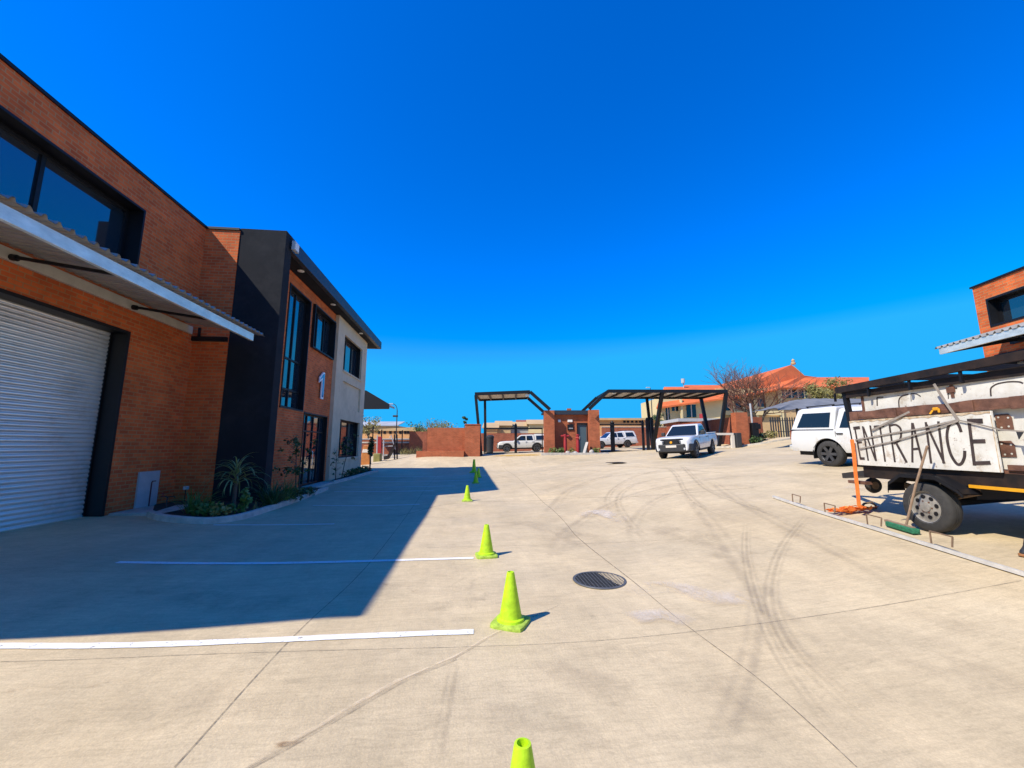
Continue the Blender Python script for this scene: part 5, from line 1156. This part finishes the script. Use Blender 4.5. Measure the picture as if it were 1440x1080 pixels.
# ------------------------------------------------------------------ trailer with the signs: frame (s across, t away, z) along the trailer
MTt = fmat(TA); S0 = 6.1
def tp(x, y, s=S0): a = ats(x, y, s, TA); return a[1], a[2]
zt0 = .45
def tw(s, t): x, y, _ = w_from(TA, s, t); return hz(x, y)
rx, ry, _ = w_from(TA, 7.0, 5.4)
T = thing('sign_trailer', 'rusty black flat trailer loaded with sheet metal signs', 'trailer', (rx, ry, tw(7, 5.4)), -R(TA))
b = MB(MTt)
for s in (6.16, 7.75): b.box(s, s+.09, 1.2, 6.95, 1.12, 1.31)
for t_ in (1.3, 2.6, 3.9, 5.1, 6.2, 6.86): b.box(6.251, 7.749, t_, t_+.08, 1.14, 1.29)
b.build('chassis', M['blackrust'], T)
b = MB(MTt); b.box(6.2, 7.8, 1.2, 6.95, 1.312, 1.35); b.build('deck', M['rust'], T)
b = MB(MTt); b.box(6.135, 6.157, 1.2, 5.36, 1.105, 1.145); b.build('reflector_strip', M['yellow'], T)
b = MB(MTt); b.tube([(6.2, 5.83, .83), (7.8, 5.83, .96)], .05, 8); b.box(6.5, 7.6, 5.6, 6.05, .92, 1.1); b.build('axle', M['black'], T)
for s in (6.25, 7.7):
    b = MB(MTt)
    for k in range(3): b.beam((s, 5.35, 1.08-k*.03), (s, 5.83, .93-k*.03), .06, .02); b.beam((s, 5.83, .93-k*.03), (s, 6.35, 1.08-k*.03), .06, .02)
    b.build('leaf_spring', M['rubble'], T)
# mudguards
for s in (6.02, 7.72):
    prof = [(5.30, 1.03), (5.36, 1.09), (5.62, 1.235), (6.12, 1.235), (6.32, 1.1), (6.34, .98)]
    b = MB(MTt); vs = []
    for t_, z in prof: vs += [(s-.06, t_, z), (s+.22, t_, z)]
    fs = [(2*i, 2*i+1, 2*i+3, 2*i+2) for i in range(len(prof)-1)]
    b.add(vs, fs); b.add([(x, y, z-.012) for x, y, z in vs], [f[::-1] for f in fs]); b.prism([(s-.06, t_, z) for t_, z in prof]+[(s-.06, t_, z-.05) for t_, z in prof[::-1]], (.012, 0, 0)); b.build('mudguard', M['black'], T, recalc=False)
# wheels: built round a temporary local frame (x forwards = towards +t)
def trailer_wheel(s, t_, r, side, rot):
    z = tw(s, t_); o = bpy.data.objects.new('tmp', None); MATS['tmp'] = Matrix()
    w0 = len(bpy.data.objects); wl = wheel_parts(None, 0, 0, r, .185, side, 'rimw', steel=True)
    Mx = MATS[T.name].inverted() @ MTt @ Matrix.Translation((s, t_, z-.004)) @ Matrix.Rotation(R(90), 4, 'Z')
    Mx2 = Mx @ Matrix.Translation((0, 0, r)) @ Matrix.Rotation(rot, 4, 'Y') @ Matrix.Translation((0, 0, -r))
    wl.data.transform(Mx2); wl.parent = T; MATS[wl.name] = MATS[T.name]
    for c in wl.children: c.data.transform(Mx2)
    bpy.data.objects.remove(o)
trailer_wheel(6.10, 5.85, .348, 1, .2); trailer_wheel(7.95, 5.83, .365, -1, .9)
# drawbar, jockey wheel
b = MB(MTt); b.beam((6.3, 6.9, 1.2), (6.95, 8.3, 1.05), .08, .1); b.beam((7.65, 6.9, 1.2), (6.97, 8.3, 1.05), .08, .1); b.build('drawbar', M['black'], T)
b = MB(MTt); zj = tw(6.5, 7.4); b.tube([(6.45, 7.12, 1.3), (6.45, 7.12, .98)], .035, 8); b.build('jockey_stand', M['rust'], T)
b = MB(MTt); b.lathe([(.06, -.04), (.12, -.04), (.135, 0), (.12, .04), (.06, .04)], 24, 'y', (6.45, 7.12, .97), close=True); jw = b.build('jockey_wheel', M['tyre'], T, True)
b = MB(MTt); b.lathe([(.0, -.045), (.065, -.045), (.065, .045), (.0, .045)], 16, 'y', (6.45, 7.12, .97)); b.build('hub', M['rubble'], jw, True)
b = MB(MTt); b.box(6.12, 6.24, 6.9, 7.25, 1.0, 1.05); b.build('hitch_bracket', M['rust'], T)
# headboard posts and overhead rack of black steel
b = MB(MTt)
for s in (6.18, 7.75): b.beam((s, 7.02, 1.3), (s, 7.16, 2.66), .07, .07)
b.build('headboard_post', M['black'], T)
def rack(name, label, s0, s1, t0, t1, z0, z1, n):
    o = thing('ladder_rack', label, 'steel frame', (*w_from(TA, (s0+s1)/2, (t0+t1)/2)[:2], min(z0, z1)-.05), -R(TA), 'black steel frames lying on the trailer load')
    b = MB(MTt)
    for s in (s0, s1): b.beam((s, t0, z0), (s, t1, z1), .06, .11)
    b.build('side_rail', M['blackrust'], o)
    b = MB(MTt)
    for k in range(n+1):
        f = k/n; t_ = t0+(t1-t0)*f; z = z0+(z1-z0)*f; b.beam((s0+.03, t_+.03, z-.005), (s1-.03, t_+.03, z-.005), .05, .09)
        b.beam((s0, t_+.05, z-.05), (s0, t_+.05, z-.20), .028, .028)
    b.build('rung', M['black'], o)
    return o
rack('steel_frame', 'topmost black ladder frame on the trailer with rungs and hanging lugs', 6.12, 7.7, 1.0, 7.26, 2.77, 2.655, 9)
rack('steel_frame', 'lower black ladder frame under the topmost one on the trailer', 6.32, 7.85, 1.1, 6.15, 2.62, 2.53, 7)
b = MB(MTt); b.beam((6.2, 7.1, 2.55), (6.3, 3.0, 2.52), .12, .10); b.beam((7.0, 6.9, 2.5), (7.0, 2.0, 2.5), .2, .1); o = b.build('steel_beam', M['blackrust']); solo(o, 'black steel beams lying flat between the ladder frames and the big sign panel', 'steel beams')
# ENTRANCE sign
E0 = 6.10
def tpts(px, s=E0): return [tp(x, y, s) for x, y in px]
ES = thing('entrance_sign', 'white sheet sign reading ENTRANCE with rusty edges, strapped to the trailer side', 'sign', (*w_from(TA, E0, 6)[:2], 1.32), -R(TA))
cor = tpts([(1191, 594), (1393, 577.5), (1407, 664), (1213, 655)])
cor = [(7.05, 2.075), (4.945, 2.085), (4.945, 1.325), (6.99, 1.325)]
b = MB(MTt); b.prism([(E0, t_, z) for t_, z in cor], (.03, 0, 0)); b.build('panel', M['sign'], ES, bevel=.004)
b = MB(MTt); te = np.linspace(4.95, 7.04, 40); b.prism([(E0-.005, t_, 2.082) for t_ in te]+[(E0-.005, t_, 2.055+.014*math.sin(i*1.9)*math.sin(i*.37)) for i, t_ in list(enumerate(te))[::-1]], (.004, 0, 0)); b.box(E0-.005, E0-.001, 4.946, 4.955, 1.33, 2.03); b.build('rusty_edge', mat('rust streaked edge', (.42, .24, .09), .8, scale=9, var=.3, col2=(.70, .60, .44)), ES)
def L2(x, y): return (1180+x/5.538, 530+y/5.538)
def stroke(mb, pts, w_, s=E0, dep=.004):
    P = [np.array(tp(*L2(*p), s)) for p in pts]
    if len(P) > 4:   # smooth curve
        Q = []
        for i in range(len(P)-1):
            a = P[max(i-1, 0)]; bb = P[i]; c = P[i+1]; d = P[min(i+2, len(P)-1)]
            for k in range(5): t_ = k/5; Q.append(.5*((2*bb)+(-a+c)*t_+(2*a-5*bb+4*c-d)*t_*t_+(-a+3*bb-3*c+d)*t_**3))
        P = Q+[P[-1]]
    l = []; r = []
    for i, p in enumerate(P):
        d = P[min(i+1, len(P)-1)]-P[max(i-1, 0)]; d /= np.linalg.norm(d); n = np.array([-d[1], d[0]])*w_/2
        l.append(p+n); r.append(p-n)
    for i in range(len(P)-1):
        a, c, d, e = l[i], l[i+1], r[i+1], r[i]
        mb.prism([(s-dep, q[0], q[1]) for q in (a, c, d, e)], (dep*.8, 0, 0))
W_ = .028
LET = {'E': [([(122, 392), (168, 642)], .03), ([(112, 400), (162, 394)], .05), ([(140, 512), (178, 508)], .03), ([(165, 634), (200, 636)], .04)],
 'N': [([(184, 384), (228, 652)], W_), ([(190, 392), (286, 650)], W_), ([(243, 378), (290, 654)], W_)],
 'T': [([(318, 382), (360, 660)], W_), ([(272, 388), (350, 382)], .035)],
 'R': [([(392, 370), (436, 664)], W_), ([(398, 380), (440, 372), (478, 400), (484, 450), (470, 495), (425, 520)], W_), ([(445, 512), (528, 666)], .034)],
 'A': [([(570, 358), (572, 666)], .03), ([(574, 360), (652, 668)], .03), ([(574, 562), (630, 558)], .03)],
 'N.': [([(676, 352), (718, 674)], .03), ([(682, 372), (822, 674)], .03), ([(774, 346), (816, 672)], .03)],
 'C': [([(952, 430), (930, 372), (896, 348), (860, 372), (842, 440), (848, 520), (874, 610), (918, 676), (952, 676), (976, 630), (980, 575)], .036)],
 'E.': [([(1012, 345), (1056, 690)], .036), ([(1000, 345), (1120, 343)], .062), ([(1040, 502), (1140, 500)], .05), ([(1052, 672), (1180, 668)], .045)]}
for k, st in LET.items():
    b = MB(MTt)
    for i, (p, w_) in enumerate(st): stroke(b, p, w_, dep=.004+.0012*i)
    b.build('letter', M['letter'], ES, recalc=True)
# the big panel standing behind it
U0 = 6.22
SP = thing('tall_sign', 'tall white sheet sign panel behind the ENTRANCE sign, only letter tops showing', 'sign', (*w_from(TA, U0, 5)[:2], 1.33), -R(TA))
b = MB(MTt); b.box(U0, U0+.04, 1.4, 6.87, 1.36, 2.515); b.build('panel', M['sign'], SP, bevel=.005)
b = MB(MTt); b.box(U0-.012, U0-.002, 1.4, 6.87, 2.49, 2.52); b.box(U0-.013, U0-.002, 6.83, 6.875, 1.4, 2.488); b.box(U0-.012, U0-.002, 5.42, 5.46, 2.31, 2.488); b.box(U0-.02, U0-.002, 5.40, 5.50, 2.38, 2.46); b.build('edge_angle', M['rust'], SP)
b = MB(MTt)
for st in ([(298, 225), (296, 160), (345, 158)],): stroke(b, st[0:2], .02, U0); stroke(b, st[1:], .02, U0, .005)
b.build('letter', M['letter'], SP); b = MB(MTt)
stroke(b, [(468, 235), (466, 190), (474, 165), (495, 148), (540, 136)], .018, U0); b.build('letter', M['letter'], SP); b = MB(MTt)
stroke(b, [(562, 190), (560, 134)], .008, U0); stroke(b, [(560, 132), (580, 130), (605, 134), (622, 142), (636, 152)], .012, U0, .005); b.build('letter', M['letter'], SP); b = MB(MTt)
stroke(b, [(852, 170), (850, 92)], .010, U0); stroke(b, [(850, 92), (920, 88)], .016, U0, .005); b.build('letter', M['letter'], SP); b = MB(MTt)
stroke(b, [(1184, 150), (1182, 95), (1200, 72), (1240, 52), (1320, 38), (1400, 38), (1434, 50)], .016, U0); b.build('letter', M['letter'], SP)
for (x0, y0, x1, y1) in ((1400, 583, 1427, 604), (1405, 620, 1431, 643)):
    (ta, za), (tb, zb_) = tp(x0, y0, U0), tp(x1, y1, U0); tm_ = (ta+tb)/2
    b = MB(MTt); b.prism([(U0-.014, ta, za), (U0-.014, tb+.03, za), (U0-.014, tb, za-.05), (U0-.014, tb, zb_), (U0-.014, ta, zb_)], (.01, 0, 0)); hp = b.build('hinge_plate', M['rust'], SP, bevel=.003)
    b = MB(MTt)
    for ff, gg_ in ((.2, .2), (.8, .25), (.75, .8), (.3, .85)): b.lathe([(.0, -.018), (.012, -.016), (.012, -.0)], 8, 'x', (U0, ta+(tb-ta)*ff, za+(zb_-za)*gg_))
    b.build('bolt', M['galv'], hp)
b = MB(MTt); b.box(U0-.05, U0-.002, 1.4, 4.93, 1.355, 1.42); b.build('bottom_angle', M['rust'], SP)
# brown channel lying along the signs
CH = thing('steel_channel', 'long dented brown steel channel running along above the ENTRANCE sign', 'steel channel', (*w_from(TA, 6.14, 5)[:2], 2.10), -R(TA))
b = MB(MTt); ts = np.linspace(1.4, 7.07, 46); vs = []
for i, t_ in enumerate(ts):
    j = .006*math.sin(i*1.3)+.005*math.sin(i*.7); vs += [(6.145, t_, 2.10), (6.142+j, t_, 2.145+j*.5), (6.142, t_, 2.235+j), (6.205, t_, 2.245+j)]
b.add(vs, [(4*i+k, 4*i+k+1, 4*i+k+5, 4*i+k+4) for i in range(45) for k in range(3)]); b.add([(x+.006, y, z) for x, y, z in vs], [(4*i+k, 4*i+k+4, 4*i+k+5, 4*i+k+1) for i in range(45) for k in range(3)]); b.build('flange', M['rust'], CH, recalc=False)
for t_ in (7.0, 6.3, 5.25, 4.7):
    b = MB(MTt); b.box(6.128, 6.14, t_-.1, t_+.06, 2.09, 2.24); b.build('clamp_plate', M['rust'], CH, bevel=.003)
o = thing('yellow_clamp', 'small orange yellow clamp on the brown channel', 'clamp', (*w_from(TA, 6.11, 5.62)[:2], 2.1), -R(TA))
b = MB(MTt); b.box(6.105, 6.135, 5.57, 5.64, 2.145, 2.19); b.box(6.10, 6.12, 5.54, 5.57, 2.11, 2.17); b.build('body', M['yellow'], o, bevel=.012); b = MB(MTt); b.beam((6.115, 5.64, 2.15), (6.10, 5.67, 2.10), .02, .02); b.build('handle', M['yellow'], o)
# straps
def strap(label, px, s=6.085, w_=.022, m='strap', grp='webbing straps holding the signs', name='strap'):
    P = [tp(*L2(*p), s) for p in px]; b = MB(MTt)
    for i in range(len(P)-1):
        a, c = P[i], P[i+1]; b.beam((s-.001*i, a[0], a[1]), (s-.001*i, c[0], c[1]), .006, w_, up=(0, 0, 1) if abs(a[0]-c[0]) > .02 else (0, 1, 0))
    solo(b.build(name, M[m]), label, 'strap', grp)
strap('upper of the two grey straps running slantwise across the ENTRANCE lettering', [(125, 492), (400, 442), (640, 402), (930, 334)], 6.086)
strap('lower of the two grey straps running slantwise across the ENTRANCE lettering', [(160, 560), (430, 500), (700, 420), (925, 345)], 6.082, .02)
strap('short loose grey strap end rising over the first letters to the brown channel', [(255, 415), (400, 345), (548, 272)], 6.078, .03)
strap('steep grey strap from the black frames down to the knot above the letter C', [(738, 55), (830, 200), (930, 338)], 6.09, .034)
strap('grey strap running right from the knot across the last letter E', [(930, 338), (1080, 368), (1260, 412), (1440, 425)], 6.075, .018)
b = MB(MTt); p = tp(*L2(1380, 425), 6.075); q = tp(*L2(1440, 430), 6.075); r_ = tp(*L2(1402, 488), 6.075)
b.prism([(6.07, *p), (6.07, *q), (6.07, *r_)], (.006, 0, 0)); solo(b.build('strap_flap', M['plastic']), 'dark triangular flap hanging off the strap right of the last letter E', 'flap')
# orange strap hanging to the ground, and its heap
b = MB(MTt); zg_ = tw(6.1, 7.05)
pts = [tp(x, y, 6.05) for x, y in ((1198, 618), (1201, 640), (1203, 664), (1206, 690), (1208, 712))]
for i in range(4): b.beam((6.05, *pts[i]), (6.05, *(np.array(pts[i+1])+np.array((.0, -.004)))), .006, .075, up=(0, 1, 0))
solo(b.build('ratchet_strap', M['orange']), 'broad orange ratchet strap hanging from the left end of the ENTRANCE sign', 'strap')
b = MB(); c = grd(1195, 722); c = (c[0], c[1], hz(c[0], c[1])); rs = random.Random(3)
for k in range(9):
    pts = []; a0 = rs.uniform(0, 6.28); rr = rs.uniform(.06, .2)
    for i in range(12):
        a = a0+i*.55; pts.append((c[0]+math.cos(a)*rr*1.5*(1+.3*math.sin(i*1.9))+(k-4)*.05, c[1]+math.sin(a)*rr*.6, c[2]+.02+.05*abs(math.sin(i*.9+k))+.006*k))
    for i in range(11): b.beam(pts[i], pts[i+1], .05, .006, up=(math.sin(i), .3, 1))
solo(b.build('strap_heap', M['orange']), 'crumpled heap of orange strap on the ground under the hanging one', 'strap heap')
b = MB(); q = grd(1220, 716); q = (q[0], q[1], hz(q[0], q[1])); b.tube([(q[0]-.14, q[1], q[2]+.02), (q[0]-.05, q[1], q[2]+.10), (q[0]+.1, q[1], q[2]+.12), (q[0]+.17, q[1], q[2]+.06), (q[0]+.12, q[1]-.05, q[2]+.02), (q[0]-.02, q[1]-.04, q[2]+.03)], .018, 6); solo(b.build('ratchet_buckle', M['rubble'], None, True), 'brown ratchet handle loop beside the orange heap', 'ratchet')
# broom
q0 = grd(1250, 741); q1 = grd(1290, 753); A = Vector((q0[0], q0[1], hz(q0[0], q0[1]))); B = Vector((q1[0], q1[1], hz(q1[0], q1[1])))
t = thing('broom', 'push broom with green head by the trailer wheel, stick leaning on the sign', 'broom', tuple((A+B)/2)); 
b = MB(); b.beam(tuple(A+Vector((0, 0, .05))), tuple(B+Vector((0, 0, .05))), .10, .075); b.build('bristles', M['green'], t, bevel=.015)
b = MB(); b.beam(tuple(A+Vector((.02, .05, .085))), tuple(B+Vector((.02, .05, .085))), .05, .035); b.build('head_block', M['wood'], t)
pt = tp(1304, 627, 5.90); top = MTt @ Vector((5.90, pt[0], pt[1])); pt = tp(1274, 740, 5.90); lo = MTt @ Vector((5.90, pt[0], pt[1])); lo.z = max(lo.z, hz(lo.x, lo.y)+.01)
b = MB(); b.tube([tuple(lo), tuple((lo+top)/2+Vector((0, .01, .01))), tuple(top)], .015, 8); b.build('stick', M['wood'], t, True)
# long aluminium straightedge
q0 = grd(1088, 700.5); q1 = grd(1475, 822); A = np.array(q0[:2]); B = np.array(q1[:2]); n = 40
t = thing('straightedge', 'long white aluminium screeding straightedge with wire handles lying on the slab', 'straightedge', ((A+B)[0]/2, (A+B)[1]/2, hz(*((A+B)/2))))
dv = (B-A)/np.linalg.norm(B-A); nv = np.array((-dv[1], dv[0])); nv = nv if nv[1] > 0 else -nv
def se(f, off, h):
    p = A+(B-A)*f+nv*off; return (float(p[0]), float(p[1]), hz(*(A+(B-A)*f))+.012+h)
b = MB(); prof = [(-.022, 0), (-.022, .018), (-.010, .024), (-.010, .042), (.026, .045), (.026, 0)]; vs = []; m = len(prof)
for i in range(n+1): vs += [se(i/n, o_, h) for o_, h in prof]
b.add(vs, [(i*m+j, i*m+(j+1) % m, (i+1)*m+(j+1) % m, (i+1)*m+j) for i in range(n) for j in range(m)]+[tuple(range(m)), tuple(range(n*m, n*m+m))[::-1]]); b.build('bar', M['alu'], t)
b = MB(); vs = []
for i in range(n+1): vs += [se(i/n, -.034, -.01), se(i/n, -.034, .008), se(i/n, -.0225, .008), se(i/n, -.0225, -.01)]
b.add(vs, [(i*4+j, i*4+(j+1) % 4, (i+1)*4+(j+1) % 4, (i+1)*4+j) for i in range(n) for j in range(4)]); b.build('lower_lip', M['rubble'], t)
LN = np.linalg.norm(B-A)
for px_ in ((1128, 711), (1176, 726), (1240, 745), (1329, 775)):
    q = np.array(grd(*px_)[:2]); f = float((q-A)@dv/LN); w_ = .17/LN
    b = MB(); pts = [se(f-w_/1.0, -.03, .03), se(f-w_/1.0, -.03, .19), se(f+w_/1.0, .0, .20), se(f+w_/1.0, .02, .08)]
    for i in range(3): b.beam(pts[i], pts[i+1], .014, .014)
    b.build('wire_handle', M['rubble'], t)
# boot of somebody just outside the frame
q = grd(1440, 781); x, y, z = q[0], q[1], hz(q[0], q[1]); t = thing('work_boot', 'tan work boot with black upper at the right edge of the yard', 'boot', (x+.06, y, z))
Mx = Matrix.Translation((x+.06, y, z)) @ Matrix.Rotation(.35, 4, 'Z')
b = MB(Mx); b.prism([(-.14+.03*math.cos(a)+.0, .045*math.sin(a), .002) for a in np.linspace(math.pi/2, 3*math.pi/2, 9)]+[(.14, -.04, .002), (.15, 0, .002), (.14, .04, .002)], (0, 0, .028)); b.build('sole', M['boot'], t, bevel=.006)
b = MB(Mx); vs = []; prof = [(-.155, .012, .032, .05), (-.12, .038, .032, .085), (-.05, .044, .032, .10), (.02, .044, .032, .14), (.06, .043, .032, .22), (.13, .040, .032, .22), (.14, .03, .032, .2)]
for x_, hw_, z0_, z1_ in prof: vs += [(x_, hw_*math.cos(a), z0_+(z1_-z0_)*math.sin(a)) for a in np.linspace(0, math.pi, 9)]
b.add(vs, [(i*9+j, i*9+j+1, (i+1)*9+j+1, (i+1)*9+j) for i in range(6) for j in range(8)]+[tuple(range(9)), tuple(range(54, 63))[::-1]]); b.build('upper', M['plastic'], t, True)

# ------------------------------------------------------------------ right building: frame (s across, t away) along its yard face
MB_ = fmat(BA); RS = 13.0
RB = thing('brick_building', 'orange brick building corner with steel canopy behind the sign trailer', 'building', (*w_from(BA, RS, 9)[:2], 1.2), -R(BA))
rz = 6.66
win_ = (9.4, 14.0, 5.5-.2, 6.14); do_ = (4.0, 14.0, 1.0, 4.35)
class _: pass
b = MB(MB_); b.wall('x', RS, .35, 3.0, 14.37, .6, rz, [win_, do_]); b.box(RS+.351, RS+8, 14.02, 14.37, .6, rz-.003); b.build('wall', M['brick'], RB)
# re-unwrap happens in local axes of the building
b = MB(MB_); b.box(RS-.04, RS+.4, 2.9, 14.42, rz+.002, rz+.06); b.box(RS+.401, RS+8, 13.98, 14.42, rz+.002, rz+.06); b.build('coping', M['black'], RB)
b = MB(MB_); b.box(RS+.352, RS+8, 3, 14.0, rz-.3, rz-.25); b.build('roof', M['greywall'], RB)
def win_right():
    u0, u1, z0, z1 = win_; b = MB(MB_)
    b.box(RS-.02, RS+.33, u0-.02, u0+.03, z0-.03, z1+.03); b.box(RS-.02, RS+.33, u1-.03, u1+.02, z0-.03, z1+.03); b.box(RS-.019, RS+.33, u0+.03, u1-.03, z1-.03, z1+.029); b.box(RS-.019, RS+.33, u0+.03, u1-.03, z0-.029, z0+.03)
    o = b.build('window', M['black'], RB)
    b = MB(MB_)
    for a in (u0+.03, (u0+u1)/2, u1-.11): b.box(RS+.24, RS+.31, a, a+.08, z0+.03, z1-.03)
    b.box(RS+.241, RS+.309, u0+.11, u1-.11, z1-.11, z1-.031); b.build('frame', M['black'], o)
    b = MB(MB_); b.box(RS+.27, RS+.285, u0+.05, u1-.05, z0+.05, z1-.05); b.build('pane', M['glass'], o)
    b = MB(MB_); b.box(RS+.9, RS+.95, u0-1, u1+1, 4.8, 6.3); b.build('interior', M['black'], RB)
win_right()
b = MB(MB_); b.box(RS-.03, RS+.32, do_[1]-.25, do_[1]+.05, .6, do_[3]+.05); b.box(RS-.03, RS+.32, do_[0], do_[1]-.25, do_[3]-.2, do_[3]+.049); b.build('door_frame', M['black'], RB)
b = MB(MB_); zs = np.arange(.7, do_[3]-.2, .0375); vs = [(RS+.25+(.014 if i % 2 else 0), t_, z) for i, z in enumerate(zs) for t_ in (do_[0], do_[1]-.25)]
b.add(vs, [(2*i, 2*i+1, 2*i+3, 2*i+2) for i in range(len(zs)-1)]); b.build('roller_door', M['shutter'], RB, recalc=False)
b = MB(MB_); ys = np.arange(4.0, 13.6, .0225); vs = []
for y in ys:
    h = corr(y); vs += [(RS-.01, y, 5.10+h), (11.0, y, 4.53+h)]
b.add(vs, [(2*i, 2*i+1, 2*i+3, 2*i+2) for i in range(len(ys)-1)]); b.add([(x, y, z-.006) for x, y, z in vs], [(2*i, 2*i+2, 2*i+3, 2*i+1) for i in range(len(ys)-1)]); cn = b.build('canopy', M['galvd'], RB, recalc=False)
b = MB(MB_); b.prism([(11.08, 4.0, 4.35), (11.08, 4.0, 4.53), (11.02, 4.0, 4.53), (11.02, 4.0, 4.35)], (0, 9.45, 0)); b.build('front_channel', M['galv'], cn)
for t_ in (6, 9, 11.9, 13.3):
    b = MB(MB_); b.beam((11.1, t_, 4.40), (RS-.01, t_, 4.72), .08, .1); b.build('bracket_arm', M['black'], cn)
b = MB(MB_); b.box(RS-.08, RS-.005, 4, 13.5, 4.6, 4.8); b.build('wall_channel', M['black'], cn)
